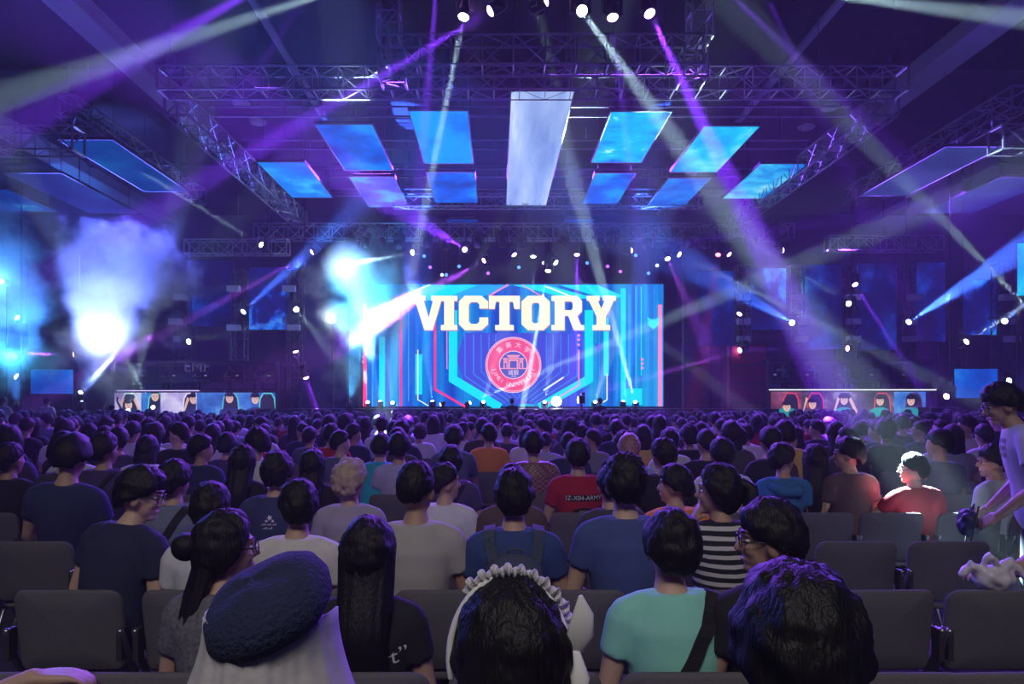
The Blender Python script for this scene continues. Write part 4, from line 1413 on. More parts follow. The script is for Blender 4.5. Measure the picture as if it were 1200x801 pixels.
def seat_person(px, row, pose, hs, seed, shirt, label, who, ptop=None, dY=0., skin=0, pants=0, rz=0., female=False, vox=.012, fingers=False, hmat=None, smat=None, glasses=False, face=False, s=None, hi=True, hM=None, mk_chair=True):
    Yb = ROWS[row]
    Y = Yb + SEATED + dY
    r = pr(pose, vox, fingers, female)
    hy = Y + (Rz(rz) @ r['H'].translation).y
    X = (px - CX) / F * hy - (Rz(rz) @ r['H'].translation).x
    if s is None:
        s = .93 if female else 1.0
    if ptop:                                     # scale so that the crown reaches the height seen
        zt = ZC - (ptop - CY) * hy / F
        s = zt / ((r['H'] @ Vector((0, 0, .245))).z)
        s = min(1.08, max(.9, s))
    root = make(r, X, Y, label, smat or shade(shirt), hair(hs, seed, hi) if hs else None, hmat, skin, pants, rz, s, hM=hM)
    if face or glasses:
        face_details(root, r, glasses)
    occupied.append((row, X))
    if mk_chair:
        for dx in (0, .08, -.08, .16, -.16, .24, -.24):
            if all(rw != row or abs(X + dx - x) > .49 for rw, x in chairs_at):
                chairs_at.append((row, X + dx))
                chair(X + dx, Yb, 'grey padded chair seating the ' + who, 'chairs taken by spectators')
                break
    return root, r


def bvh_of(me):
    return BVHTree.FromPolygons([v.co.copy() for v in me.vertices], [tuple(p.vertices) for p in me.polygons])


def conform(me, shirt_me, off=.004, y0=-1.0, direction=(0, 1, 0)):
    """Lay a flat print onto the back of a shirt: every point moves along the direction onto the cloth."""
    t = bvh_of(shirt_me)
    d = Vector(direction)
    for v in me.vertices:
        o = Vector(v.co)
        if direction[1]:
            o.y = y0
        h = t.ray_cast(o, d)
        if h[0] is not None:
            v.co = h[0] - d * off
    return me


def subdivide(me, cuts=3):
    bm = bmesh.new(); bm.from_mesh(me)
    bmesh.ops.triangulate(bm, faces=bm.faces)
    bmesh.ops.subdivide_edges(bm, edges=bm.edges, cuts=cuts, use_grid_fill=True)
    bm.to_mesh(me); bm.free()
    return me


def print_text(root, r, s, x, z, size, m, name='print', tilt=0.):
    me = text_mesh(s, size)
    me.transform(T(x, -.5, z) @ Ry(tilt) @ Rx(PI / 2))
    subdivide(me, 1)
    conform(me, r['shirt'], .003)
    return put(name, me, m, root)


def print_poly(root, r, poly, m, name='print', off=.002, cuts=6):
    q = MB()
    q.add([(x, -.5, z) for x, z in poly], [tuple(range(len(poly)))])
    me = q.mesh(name)
    subdivide(me, cuts)
    conform(me, r['shirt'], off)
    return put(name, me, m, root)


def strap_mesh(shirt_me, pts, w, off=.008, n=26):
    """A band over the back: points given as (x, z) on the back and carried over the shoulder."""
    t = bvh_of(shirt_me)
    path = []
    for k in range(n + 1):
        f = k / n * (len(pts) - 1)
        i = min(int(f), len(pts) - 2)
        path.append(Vector(pts[i]).lerp(Vector(pts[i + 1]), f - i))
    C, Nn = [], []
    for p in path:
        h = t.find_nearest(p)
        C.append(h[0] + h[1] * off)
        Nn.append(h[1])
    V, Fs = [], []
    for k in range(n + 1):
        tg = (C[min(k + 1, n)] - C[max(k - 1, 0)]).normalized()
        sd = tg.cross(Nn[k]).normalized() * w / 2
        for a, b_ in ((-1, 1), (1, 1), (1, -1), (-1, -1)):
            V.append(C[k] + sd * a + Nn[k] * .003 * b_)
    for k in range(n):
        for i in range(4):
            a, b_ = k * 4 + i, k * 4 + (i + 1) % 4
            Fs.append((a, b_, b_ + 4, a + 4))
    Fs += [(0, 1, 2, 3), tuple(range(4 * n, 4 * n + 4))[::-1]]
    q = MB(); q.add(V, Fs)
    me = q.mesh('strap')
    bm = bmesh.new(); bm.from_mesh(me); bmesh.ops.recalc_face_normals(bm, faces=bm.faces); bm.to_mesh(me); bm.free()
    return me


def thing_at(name, root, label, cat, group=None):
    e = empty(name, root.location, label, cat, group)
    e.rotation_euler = root.rotation_euler
    e.scale = root.scale
    return e


def shoulder_bag(root, r, label, col=(.012, .012, .014), w=.05, flip=1, pts=None, pouch=True):
    e = thing_at('shoulder_bag', root, label, 'bag', 'shoulder bags')
    pts = pts or [(flip * .10, .06, 1.06), (flip * .085, -.09, 1.03), (flip * .03, -.16, .92), (-flip * .08, -.16, .76), (-flip * .17, -.10, .62)]
    put('strap', strap_mesh(r['shirt'], pts, w), principled('webbing', col, .8, bump=.3, scale=300), e)
    if pouch:
        q = MB(); q.limb([(-flip * .20, -.04, .52), (-flip * .22, .08, .53)], [(.035, .07), (.035, .07)], 12); q.build('pouch', principled('webbing', col, .8, bump=.3, scale=300), e, True)
    return e


# ------------------------------------------------------------------ the front rows, person by person
FINE = .0085
POSE.update({
    'p_navy': {'yaw': -1.15, 'twist': -.25, 'lean': .22, 'sway': .10, 'pitch': -.12},
    'p_bun': {'yaw': -.9, 'twist': -.1, 'lean': .05},
    'p_glasses': {'yaw': 1.2, 'twist': .2, 'pitch': -.06},
    'p_stripe': {'yaw': 1.0, 'twist': .1, 'lean': .10, 'elbow-1': (-.22, .20, .86), 'wrist-1': (-.12, .13, 1.06), 'hand-1': (.35, -.1, .9), 'palm-1': (1, -.1, -.2)},
    'p_teal': {'yaw': .1, 'roll': .10, 'sway': -.03, 'lean': .05},
    'p_stand': {'stand': 1, 'lean': .30, 'yaw': .15, 'pitch': -.25, 'elbow1': (.27, .05, 1.13), 'wrist1': (.16, .24, .95), 'elbow-1': (-.25, .10, 1.12), 'wrist-1': (-.13, .26, .93), 'palm1': (-.6, -.2, -.6), 'palm-1': (.6, -.2, -.6)},
    'p_redlit': {'yaw': .75, 'twist': .05, 'sway': -.03, 'elbow-1': (-.30, .14, .80), 'wrist-1': (-.30, .36, .86), 'hand-1': (-.1, .9, .3)},
    'p_whiteside': {'yaw': .95, 'twist': .35, 'lean': .12},
    'p_blacksleeve': {'yaw': .5, 'twist': .6, 'lean': .25, 'elbow-1': (-.34, .05, .84), 'wrist-1': (-.50, -.02, .86), 'hand-1': (-1, .0, -.1), 'palm-1': (0, 0, -1)},
    'p_handonly': {'lean': .35, 'yaw': -.2, 'elbow1': (.36, .33, .80), 'wrist1': (.52, .50, .86), 'hand1': (.95, .25, -.05), 'palm1': (0, 0, -1)},
    'p_wave': {'stand': 1, 'elbow1': (.30, .02, 1.62), 'wrist1': (.16, .02, 1.88), 'hand1': (.1, 0, 1), 'palm1': (0, 1, 0), 'elbow-1': (-.30, .02, 1.62), 'wrist-1': (-.16, .02, 1.88), 'hand-1': (-.1, 0, 1), 'palm-1': (0, 1, 0)},
    'stand': {'stand': 1, 'elbow1': (.26, .02, 1.16), 'wrist1': (.24, .14, .95), 'elbow-1': (-.26, .02, 1.16), 'wrist-1': (-.24, .14, .95)},
    'camera_op': {'stand': 1, 'yaw': .4, 'elbow1': (.25, .15, 1.2), 'wrist1': (.10, .42, 1.3), 'elbow-1': (-.25, .15, 1.2), 'wrist-1': (-.10, .42, 1.25)},
})
WHITEP = principled('white_print', (.75, .75, .75), .7)
# row 0 -------------------------------------------------
root, r = seat_person(322, 0, 'up', 'buzz', 1, 'white', 'person in a dark blue beret with a long white veil', 'person in the beret', vox=FINE, dY=-.10, female=True)
root.scale = (.97,) * 3
q = MB()
# beret: a soft wide disc, pulled down to the back
n = 48
prof = [(0, .252), (.06, .252), (.11, .240), (.145, .215), (.158, .180), (.150, .150), (.125, .130), (.098, .122), (.09, .118)]
V = []
for rr, z in prof:
    for i in range(n):
        a = 2 * PI * i / n
        wob = 1 + .03 * noise.noise(Vector((math.cos(a) * 2, math.sin(a) * 2, z * 9)))
        V.append((rr * .92 * math.cos(a) * wob, rr * 1.0 * math.sin(a) * wob - .015, z + .004 * math.sin(3 * a)))
Fs = []
for j in range(len(prof) - 1):
    for i in range(n):
        a, b_ = j * n + i, j * n + (i + 1) % n
        Fs.append((a, a + n, b_ + n, b_))
q.add(V, Fs)
o = q.build('beret', principled('felt_navy', (.018, .026, .075), .95, bump=.5, scale=90, var=.25), root, True)
o.matrix_local = r['H'] @ T(.004, -.03, .200) @ Ry(-.42) @ Rx(.30) @ Matrix.Scale(.76, 4) @ T(0, 0, -.175)
q = MB()                                         # pleated veil falling from under the beret
V, nn, mm = [], 72, 26
for j in range(mm + 1):
    f = j / mm
    for i in range(nn + 1):
        a = PI * (1.0 + i / nn) + .0
        w = .099 + .125 * sstep(0, .75, f)
        d_ = .124 + .075 * sstep(0, .8, f)
        pl = 1 + (.05 + .05 * f) * noise.noise(Vector((i * .28, f * 1.3, 2.1)))
        V.append((math.cos(a) * w * pl * 1.06, math.sin(a) * d_ * pl - .0, .185 - .56 * f))
Fs = [(j * (nn + 1) + i, j * (nn + 1) + i + 1, (j + 1) * (nn + 1) + i + 1, (j + 1) * (nn + 1) + i) for j in range(mm) for i in range(nn)]
q.add(V, Fs)
o = q.build('veil', principled('veil_cloth', (.52, .50, .52), .85, bump=.2, scale=30), root, True)
sm = o.modifiers.new('thickness', 'SOLIDIFY'); sm.thickness = .004
o.matrix_local = r['H']
root, r = seat_person(597, 0, 'up_l', 'long', 4, 'black', 'black-haired person wearing a frilly white lace headband', 'person in the lace headband', vox=FINE, dY=-.10, female=True)
root.scale = (.955,) * 3
q = MB()                                         # headband: band over the crown with a ruffle
pts = [(math.cos(a) * .104, .005 - .02 * abs(math.cos(a)), .118 + math.sin(a) * .140) for a in [PI * (-.08 + 1.16 * k / 30) for k in range(31)]]
q.limb(pts, [.006] * 31, 8)
o = q.build('headband', WHITEP, root, True); o.matrix_local = r['H'] @ Rz(-.35)
q = MB()
V, Fs, N = [], [], 180
for k in range(N + 1):
    a = PI * (-.05 + .78 * k / N)
    c0 = Vector((math.cos(a) * .106, -.005, .118 + math.sin(a) * .140))
    out = Vector((math.cos(a), -.12, math.sin(a)))
    wv = math.sin(k * .9) * .010
    for t_, dy in ((0, 0), (.5, .7), (1, 1)):
        V.append(c0 + out * .020 * t_ * (1 + .22 * math.sin(k * .45)) + Vector((0, wv * dy, 0)))
for k in range(N):
    for t_ in range(2):
        a = k * 3 + t_
        Fs.append((a, a + 1, a + 4, a + 3))
q.add(V, Fs)
lace = principled('lace', (.66, .64, .68), .8, bump=.5, scale=200)
o2 = q.build('ruffle', lace, o, True); sm = o2.modifiers.new('thickness', 'SOLIDIFY'); sm.thickness = .002
q = MB()                                         # cat-ear shaped bow and ribbon tails on one side
q.limb([(.108, -.01, .125), (.122, -.03, .17), (.126, -.035, .205), (.122, -.035, .235)], [(.014, .006), (.023, .008), (.018, .007), (.004, .003)], 14)
q.limb([(.110, -.02, .135), (.121, -.035, .095), (.118, -.035, .05)], [(.012, .006), (.017, .007), (.008, .005)], 12)
q.build('bow', WHITEP, o, True)
for dx in (0, .014):
    q = MB(); q.limb([(.115 + dx, -.02, .06), (.122 + dx, -.04, -.02), (.116 + dx * 1.6, -.05, -.12), (.122 + dx * 1.4, -.05, -.20)], [(.003, .008)] * 4, 6); q.build('ribbon', lace, o, True)
root, r = seat_person(935, 0, 'up_r', 'mop', 6, 'black', 'big dark head of short black hair behind the man in glasses', 'person with the big dark head', vox=FINE, dY=-.17, skin=1)
root.scale = (.985,) * 3
root, r = seat_person(-330, 0, 'p_handonly', 'short', 3, 'purple', 'person whose hand rests on the chair beside the floor bag', 'person with the outstretched hand', vox=.007, fingers=True, dY=.12)
# row 1 -------------------------------------------------
root, r = seat_person(432, 1, 'up', 'long', 8, 'black', 'woman with very long straight black hair in a printed black T-shirt', 'long-haired woman in black', 613, vox=FINE, female=True)
print_text(root, r, 'rt”', .112, .905, .075, WHITEP, tilt=-.12)
print_poly(root, r, [(.02, .775), (.12, .788), (.12, .794), (.02, .781)], WHITEP)
root, r = seat_person(783, 1, 'p_teal', 'mop', 9, 'teal', 'man in a pale teal shirt with a black strap across his back', 'man in the teal shirt', 600, vox=FINE, skin=2, smat=cloth((.26, .66, .55)))
shoulder_bag(root, r, "black bag strap crossing the teal shirt", w=.052, pts=[(.115, .05, 1.06), (.11, -.07, 1.045), (.07, -.16, .95), (.0, -.17, .83), (-.075, -.16, .72), (-.12, -.15, .64)])
root, r = seat_person(903, 1, 'p_glasses', 'mop', 10, 'black', 'man in glasses and a black shirt seen in profile facing west', 'man in glasses and black', 588, vox=.007, glasses=True, skin=1)
root, r = seat_person(266, 1, 'p_bun', 'bunlong', 11, 'charcoal', 'woman with glasses, a bun and long loose black hair', 'woman with the bun', 600, vox=.007, female=True, glasses=True, smat=principled('speckled_cloth', (.12, .12, .14), .9, bump=.3, scale=60, var=.8))
# row 2 -------------------------------------------------
root, r = seat_person(160, 2, 'p_navy', 'mop', 12, 'navy', 'smiling man in a navy shirt and glasses leaning to the east', 'man in navy and glasses', 549, vox=.007, glasses=True, skin=2, mk_chair=False, smat=cloth((.018, .022, .06)))
root, r = seat_person(245, 2, 'tilt', 'short', 13, 'white', 'man in a white T-shirt partly hidden by the woman with the bun', 'man in white beside the bun', 565)
root, r = seat_person(350, 2, 'up_l', 'short', 14, 'white', 'man in a cream white T-shirt between the beret and the long hair', 'man in cream white', 562, vox=FINE, smat=cloth((.62, .60, .58)))
root, r = seat_person(488, 2, 'up_r', 'buzz', 15, 'light grey', 'man with close-cropped hair in a heather grey T-shirt', 'man in heather grey', 541, vox=FINE, skin=1, smat=cloth((.40, .38, .36)), hM=T(0, 0, .008))
root, r = seat_person(602, 2, 'up', 'short', 16, 'blue', 'man in blue wearing a slate blue backpack', 'man with the backpack', 550, vox=FINE, smat=cloth((.03, .06, .20)))
e = thing_at('backpack', root, 'slate blue backpack on the back of the man in blue', 'backpack')
M_PACK = principled('pack_cloth', (.055, .07, .115), .85, bump=.4, scale=120)
q = MB(); q.limb([(0, -.17, .62), (0, -.195, .70), (0, -.20, .84), (0, -.18, .95), (0, -.165, .98)], [(.125, .05), (.145, .075), (.145, .075), (.12, .06), (.08, .03)], 22); q.build('pack_body', M_PACK, e, True)
q = MB(); q.limb([(0, -.255, .66), (0, -.265, .74), (0, -.25, .82)], [(.10, .03), (.115, .04), (.09, .025)], 18); q.build('front_pocket', M_PACK, e, True)
q = MB(); q.limb([(-.04, -.155, .985), (-.03, -.16, 1.02), (.03, -.16, 1.02), (.04, -.155, .985)], [.008] * 4, 8); q.build('carry_loop', M_PACK, e, True)
for s_ in (-1, 1):
    put('shoulder_strap', strap_mesh(r['shirt'], [(s_ * .10, .08, 1.0), (s_ * .105, .0, 1.06), (s_ * .10, -.09, 1.01), (s_ * .085, -.14, .93), (s_ * .07, -.15, .88)], .055, .012), M_PACK, e)
root, r = seat_person(732, 2, 'up', 'spiky', 17, 'blue', 'man with tall short-cut hair in a denim blue T-shirt', 'man in denim blue', 533, vox=FINE, smat=cloth((.055, .085, .24)), skin=2)
stripes = bpy.data.materials.new('striped_cloth'); stripes.use_nodes = True
nt = stripes.node_tree
bs = nt.nodes['Principled BSDF']; bs.inputs['Roughness'].default_value = .9
tc = nt.nodes.new('ShaderNodeTexCoord'); sx = nt.nodes.new('ShaderNodeSeparateXYZ'); ns = nt.nodes.new('ShaderNodeTexNoise'); ns.inputs['Scale'].default_value = 6
ma = nt.nodes.new('ShaderNodeMath'); ma.operation = 'MULTIPLY_ADD'; ma.inputs[1].default_value = .02
pp = nt.nodes.new('ShaderNodeMath'); pp.operation = 'PINGPONG'; pp.inputs[1].default_value = .021
gt = nt.nodes.new('ShaderNodeMath'); gt.operation = 'GREATER_THAN'; gt.inputs[1].default_value = .0115
mx = nt.nodes.new('ShaderNodeMix'); mx.data_type = 'RGBA'; mx.inputs['A'].default_value = (.012, .012, .015, 1); mx.inputs['B'].default_value = (.55, .54, .52, 1)
nt.links.new(tc.outputs['Object'], sx.inputs[0]); nt.links.new(tc.outputs['Object'], ns.inputs['Vector'])
nt.links.new(ns.outputs['Fac'], ma.inputs[0]); nt.links.new(sx.outputs['Z'], ma.inputs[2]); nt.links.new(ma.outputs[0], pp.inputs[0]); nt.links.new(pp.outputs[0], gt.inputs[0])
nt.links.new(gt.outputs[0], mx.inputs['Factor']); nt.links.new(mx.outputs['Result'], bs.inputs['Base Color'])
root, r = seat_person(842, 2, 'p_stripe', 'ponytail', 18, 'white', 'woman in a black and white striped top with a hand at her ear', 'woman in stripes', 545, vox=.0065, fingers=True, female=True, face=True, smat=stripes, skin=1, dY=.12)
root, r = seat_person(1245, 2, 'p_blacksleeve', 'short', 19, 'black', 'person in black reaching over the chair back for a white bag', 'person in black reaching over', vox=.007, fingers=True)
# white plastic bag on the chair back
bx, bY = (1165 - CX) / F * 2.86, 2.86
q = MB()
q.ball((0, 0, .0), (.085, .05, .05), 22, 14); q.limb([(-.05, 0, .02), (-.10, .0, .05), (-.14, .01, .01)], [.028, .026, .014], 10); q.limb([(.03, 0, .03), (.08, .01, .06), (.13, .0, .01)], [.03, .024, .015], 10)
q.limb([(-.06, 0, .03), (-.03, -.02, .10), (.01, -.01, .05)], [.014, .018, .014], 8)
me = remesh(q, .008, 2, 'plastic_bag')
for v in me.vertices:
    v.co += v.normal * .012 * noise.noise(v.co * 28)
put('plastic_bag', me, principled('white_plastic', (.62, .58, .66), .35), None, 'crumpled white plastic bag lying on a grey chair back', 'bag').location = (bx, bY, .868)
# row 3 -------------------------------------------------
root, r = seat_person(205, 3, 'up_r', 'mop', 20, 'pale blue', 'man in a dusty blue shirt with a dark strap behind the navy shirt', 'man in dusty blue', 540, smat=cloth((.16, .19, .27)))
shoulder_bag(root, r, 'dark bag strap across the dusty blue shirt', flip=1, w=.045)
root, r = seat_person(325, 3, 'up', 'mop', 21, 'navy', 'man in a navy T-shirt with a small white logo on the back', 'man with the small back logo', 530, smat=cloth((.035, .045, .12)), dY=.1)
for k, (x, z, s_) in enumerate(((0, .965, .02), (-.02, .945, .012), (.02, .945, .012))):
    print_poly(root, r, [(x + s_ * (1 if i % 2 else .45) * math.cos(i * PI / 5), z + s_ * (1 if i % 2 else .45) * math.sin(i * PI / 5)) for i in range(10)], WHITEP, cuts=2)
for z, x0, n_ in ((.918, -.055, 9), (.895, -.045, 6)):
    for k in range(n_):
        x, h = x0 + k * .011, .006 + .004 * ((k * 7) % 3)
        print_poly(root, r, [(x, z), (x + .008, z + .002), (x + .007, z + h), (x + .002, z + h - .002)], WHITEP, cuts=1)
root, r = seat_person(411, 3, 'up_r', 'curly', 22, 'light grey', 'person with curly blond hair in a grey shirt lit violet', 'person with curly blond hair', 541, hmat=M_BLOND, smat=cloth((.34, .32, .36)))
root, r = seat_person(522, 3, 'right', 'short', 23, 'white', 'man in a white T-shirt just beyond the heather grey one', 'man in white beyond heather grey', 545, dY=.15, face=True)
root, r = seat_person(714, 3, 'tilt', 'short', 24, 'charcoal', 'person in a charcoal T-shirt half hidden by the denim blue one', 'person in charcoal', 550)
root, r = seat_person(790, 3, 'left', 'mop', 25, 'orange', 'man in an orange shirt whose head turns west behind the teal shirt', 'man in orange', 548, face=True)
root, r = seat_person(600, 3, 'up', 'short', 26, 'brown', 'person in a dull brown shirt beyond the backpack', 'person in dull brown', 560, dY=.1)
# row 4 -------------------------------------------------
root, r = seat_person(12, 4, 'up_r', 'short', 27, 'black', 'person in a black T-shirt at the western end of the row', 'person in black at the row end', 519, skin=1)
root, r = seat_person(78, 4, 'right', 'mop', 28, 'charcoal', 'person in a dark patterned shirt bending towards the east', 'person in the patterned shirt', 511, face=True, dY=.1, smat=principled('pattern_cloth', (.05, .05, .07), .9, bump=.3, scale=30, var=.9))
root, r = seat_person(123, 4, 'up_r', 'short', 29, 'purple', 'man in a plum T-shirt with a thin strap', 'man in plum', 507, dY=.12)
shoulder_bag(root, r, 'thin dark strap across the plum T-shirt', w=.03, flip=1, pouch=False)
root, r = seat_person(285, 4, 'up', 'long', 30, 'black', 'woman with long hair in black behind the dusty blue shirt', 'long-haired woman behind dusty blue', 522, female=True)
root, r = seat_person(367, 4, 'up', 'long', 31, 'black', 'woman with long dark hair in black with white letters on the back', 'woman with white back letters', 527, female=True)
print_text(root, r, 'LE.', .11, .87, .075, WHITEP, tilt=.25)
root, r = seat_person(528, 4, 'up_l', 'short', 32, 'purple', 'man in a dark violet T-shirt with a black strap', 'man in dark violet', 522, smat=cloth((.06, .045, .13)))
shoulder_bag(root, r, 'black strap across the dark violet T-shirt', w=.03, flip=1, pouch=False)
root, r = seat_person(677, 4, 'up', 'short', 33, 'red', 'man in a crimson T-shirt lettered on a black band', 'man in lettered crimson', 514, smat=cloth((.36, .012, .035)))
BLK = principled('black_print', (.015, .013, .014), .8)
print_poly(root, r, [(-.10, .905), (.16, .905), (.16, .952), (-.10, .952)], BLK)
print_text(root, r, 'IZ-X04-ARMY', .03, .929, .046, WHITEP)
print_poly(root, r, [(-.06, .80), (.12, .80), (.11, .845), (.03, .86), (-.05, .845)], BLK)
print_poly(root, r, [(-.02, .815), (.08, .815), (.07, .838), (.0, .84)], principled('grey_print', (.22, .2, .2), .8), off=.004)
root, r = seat_person(777, 4, 'up_l', 'short', 34, 'black', 'man in plain black beside the lettered crimson shirt', 'man in plain black', 513)
root, r = seat_person(846, 4, 'up', 'short', 35, 'white', 'man in white beyond the striped top', 'man in white beyond stripes', 513, dY=.1)
root, r = seat_person(917, 4, 'right', 'mop', 36, 'cyan', 'boy in a bright blue hooded top', 'boy in the blue hood', 520, face=True, smat=cloth((.03, .16, .36)), dY=.25)
q = MB(); q.limb([(-.12, -.05, 1.01), (-.06, -.13, .98), (.06, -.13, .98), (.12, -.05, 1.01)], [(.04, .04), (.055, .05), (.055, .05), (.04, .04)], 12); q.build('hood', cloth((.03, .16, .36)), root, True)
root, r = seat_person(955, 4, 'up_r', 'long', 37, 'black', 'woman with loose dark hair beside the blue hood', 'woman with loose dark hair', 521, female=True, dY=.3)
root, r = seat_person(994, 4, 'left', 'mop', 38, 'brown', 'man in dark brown with his head turned west', 'man in dark brown', 513, face=True, glasses=True, dY=.2)
root, r = seat_person(1070, 4, 'p_redlit', 'short', 39, 'red', 'man in glasses and a dark red shirt caught in a white spotlight', 'man in dark red', 538, vox=.0075, glasses=True, fingers=True, skin=2, smat=cloth((.34, .015, .03)))
root, r = seat_person(1163, 4, 'p_whiteside', 'mop', 40, 'light grey', 'man in a pale grey T-shirt and glasses turned to the west', 'man in pale grey', 522, vox=.0075, glasses=True, smat=cloth((.50, .54, .54)), dY=-.05)
# the man standing among the chairs
r = pr('p_stand', .0065, True)
Ysm = 4.15
hp = Rz(1.15) @ r['H'].translation
sm = make(r, (1181 - CX) / F * (Ysm + hp.y) - hp.x, Ysm, 'man in glasses and a printed white T-shirt standing among the chairs', cloth((.58, .56, .60)), hair('mop', 41, True), rz=1.15, s=.985, pants=0)
face_details(sm, r, True)
q = MB()
for i in range(9):
    x, z = -.05 + (i % 3) * .05, 1.30 + (i // 3) * .045
    pts = [(x + .022 * math.cos(a * PI / 3 + i), z + .017 * math.sin(a * PI / 3 + i)) for a in range(6)]
    m2 = MB(); m2.add([(px_, 1.5, pz) for px_, pz in pts], [tuple(range(6))])
    me = subdivide(m2.mesh('print'), 1)
    t = bvh_of(r['shirt'])
    ok = True
    for v in me.vertices:
        h = t.ray_cast(Vector((v.co.x, 1.5, v.co.z)), Vector((0, -1, 0)))
        if h[0] is None:
            ok = False; break
        v.co = h[0] + Vector((0, .003, 0))
    if ok:
        put('print', me, principled('grey_print', (.22, .2, .2), .8), sm)
b = empty('drawstring_bag', sm.matrix_basis @ Vector((0, 0, 0)), 'dark drawstring bag held by the standing man', 'bag')
b.location = sm.location; b.rotation_euler = sm.rotation_euler
q = MB(); q.ball((0.02, .38, .84), (.10, .06, .09), 18, 12); me = remesh(q, .012, 2)
for v in me.vertices:
    v.co += v.normal * .02 * noise.noise(v.co * 22)
put('bag_body', me, principled('navy_nylon', (.02, .03, .08), .5), b)
for dx in (-.03, .03):
    q = MB(); q.limb([(dx, .37, .92), (dx * 2, .34, .96), (dx * 2.6, .38, .76), (dx, .40, .62)], [.005] * 4, 6); q.build('drawstring', M_PLAST, b, True)

# ------------------------------------------------------------------ empty chairs of the front rows
for px, row, l in ((83, 2, 'grey chair directly behind the man in the navy shirt'), (215, 2, 'empty grey chair behind the woman with the bun, next to the first'), (505, 2, None), (168, 1, 'grey chair back beside the white veil'),
                   (60, 1, 'grey chair with a violet-lit rim behind the floor bag'), (640, 2, None), (1030, 2, 'empty grey chair beside the man in black and glasses'), (1150, 2, 'empty grey chair under the white plastic bag'),
                   (1042, 1, 'chair with a violet-lit rim behind the empty pair'), (1172, 1, 'chair with a violet-lit rim at the eastern aisle'), (1002, 3, 'empty grey chair in front of the violet-rimmed pair, western one'), (1110, 3, 'empty grey chair in front of the white plastic bag'),
                   (996, 4, 'empty grey chair west of the man in dark red'), (1160, 5, None), (22, 4, None), (190, 3, None), (925, 3, 'empty grey chair just west of the empty third-row pair'), (676, 1, 'grey chair back between the lace headband and the teal shirt'), (935, 4, None), (105, 5, None), (1005, 5, 'empty grey chair two rows ahead of the empty pair'), (1090, 5, None)):
    if l is None:
        continue
    X = (px - CX) / F * ROWS[row]
    if any(rw == row and abs(X - x) < .32 for rw, x in occupied if not (row == 2 and px == 83)):
        continue
    for rw, x in occupied:
        if rw == row and abs(X - x) < .5 and not (row == 2 and px == 83):
            X = x + math.copysign(.5, X - x)
    occupied.append((row, X))
    chair(X, ROWS[row], l, 'empty chairs', rz=random.uniform(-.05, .05))
# bag and wrapper on the floor by the front chairs
q = MB(); q.ball((0, 0, .0), (.16, .10, .07), 20, 12); me = remesh(q, .015, 2)
for v in me.vertices:
    v.co += v.normal * .03 * noise.noise(v.co * 12)
X, Yf = (100 - CX) / F * 2.45, 2.45
fb = empty('floor_bag', (X, Yf, .0), 'black bag with green trim lying on a seat beside the empty chair', 'bag')
put('bag_body', me, principled('black_nylon', (.015, .015, .02), .6), fb).location = (0, 0, .53)
q = MB(); q.limb([(-.10, -.07, .57), (-.03, -.09, .585), (.02, -.085, .575)], [(.022, .008)] * 3, 8); q.build('green_trim', principled('lime_trim', (.25, .32, .05), .6), fb, True)
q = MB(); q.box((.14, -.06, .60), (.12, .05, .05), Ry(-.3).to_3x3()); q.build('wrapper', principled('violet_wrapper', (.14, .05, .22), .3), fb)

# ------------------------------------------------------------------ the seated crowd behind: each person of the nearest rows, then the far mass
CP = ['up', 'up', 'up_l', 'up_r', 'left', 'right', 'fwd', 'slouch', 'tilt']
PHRASE = {'up': 'sitting upright', 'up_l': 'glancing a little west', 'up_r': 'glancing a little east', 'left': 'turned to the west', 'right': 'turned to the east', 'fwd': 'leaning forward', 'slouch': 'leaning back', 'tilt': 'tilting the head'}
HS = ['short', 'short', 'mop', 'spiky', 'buzz', 'mop', 'long', 'bob', 'part', 'curly']
HNAME = {'short': 'short black hair', 'mop': 'full black hair', 'spiky': 'spiky black hair', 'buzz': 'cropped black hair', 'long': 'long black hair', 'bob': 'bobbed black hair', 'part': 'side-swept black hair', 'curly': 'wavy black hair'}
SH = ['white'] * 9 + ['black'] * 9 + ['grey'] * 3 + ['navy'] * 4 + ['charcoal'] * 3 + ['lavender'] * 2 + ['pale blue'] * 2 + ['slate'] * 2 + ['purple'] * 2 + ['blue', 'red', 'brown', 'light grey', 'yellow']
ORDER = random.Random(11)
special = {5: [(468, 'lavender', 'up', 'mop', 'man in a lilac T-shirt behind the blond curls', 507), (737, 'pale blue', 'up', None, 'person in a flowered head scarf', 509), (446, 'cyan', 'fwd', 'short', 'person in a turquoise shirt bending forward', None), (1100, 'slate', 'left', 'mop', 'man in slate leaning over beside the dark red shirt', None), (625, 'grey', 'up', 'short', 'man in a red checked shirt beyond the backpack', None)],
           7: [(573, 'orange', 'up_l', 'short', 'person in an amber shirt amid the dark crowd', None), (388, 'red', 'up', 'short', 'person in scarlet amid the western crowd', None)]}
n_people = len([o for o in sc.objects if o.get('category') == 'person'])
far = []
check = bpy.data.materials.new('checked_cloth'); check.use_nodes = True
nt = check.node_tree; ck = nt.nodes.new('ShaderNodeTexChecker'); ck.inputs['Scale'].default_value = 46; ck.inputs['Color1'].default_value = (.20, .03, .04, 1); ck.inputs['Color2'].default_value = (.24, .19, .20, 1)
tc = nt.nodes.new('ShaderNodeTexCoord'); nt.links.new(tc.outputs['Object'], ck.inputs[0]); nt.links.new(ck.outputs[0], nt.nodes['Principled BSDF'].inputs['Base Color'])
flower = led('x', [(0, (0, 0, 0)), (1, (1, 1, 1))], 1)
bpy.data.materials.remove(flower)
flower = bpy.data.materials.new('flowered_cloth'); flower.use_nodes = True
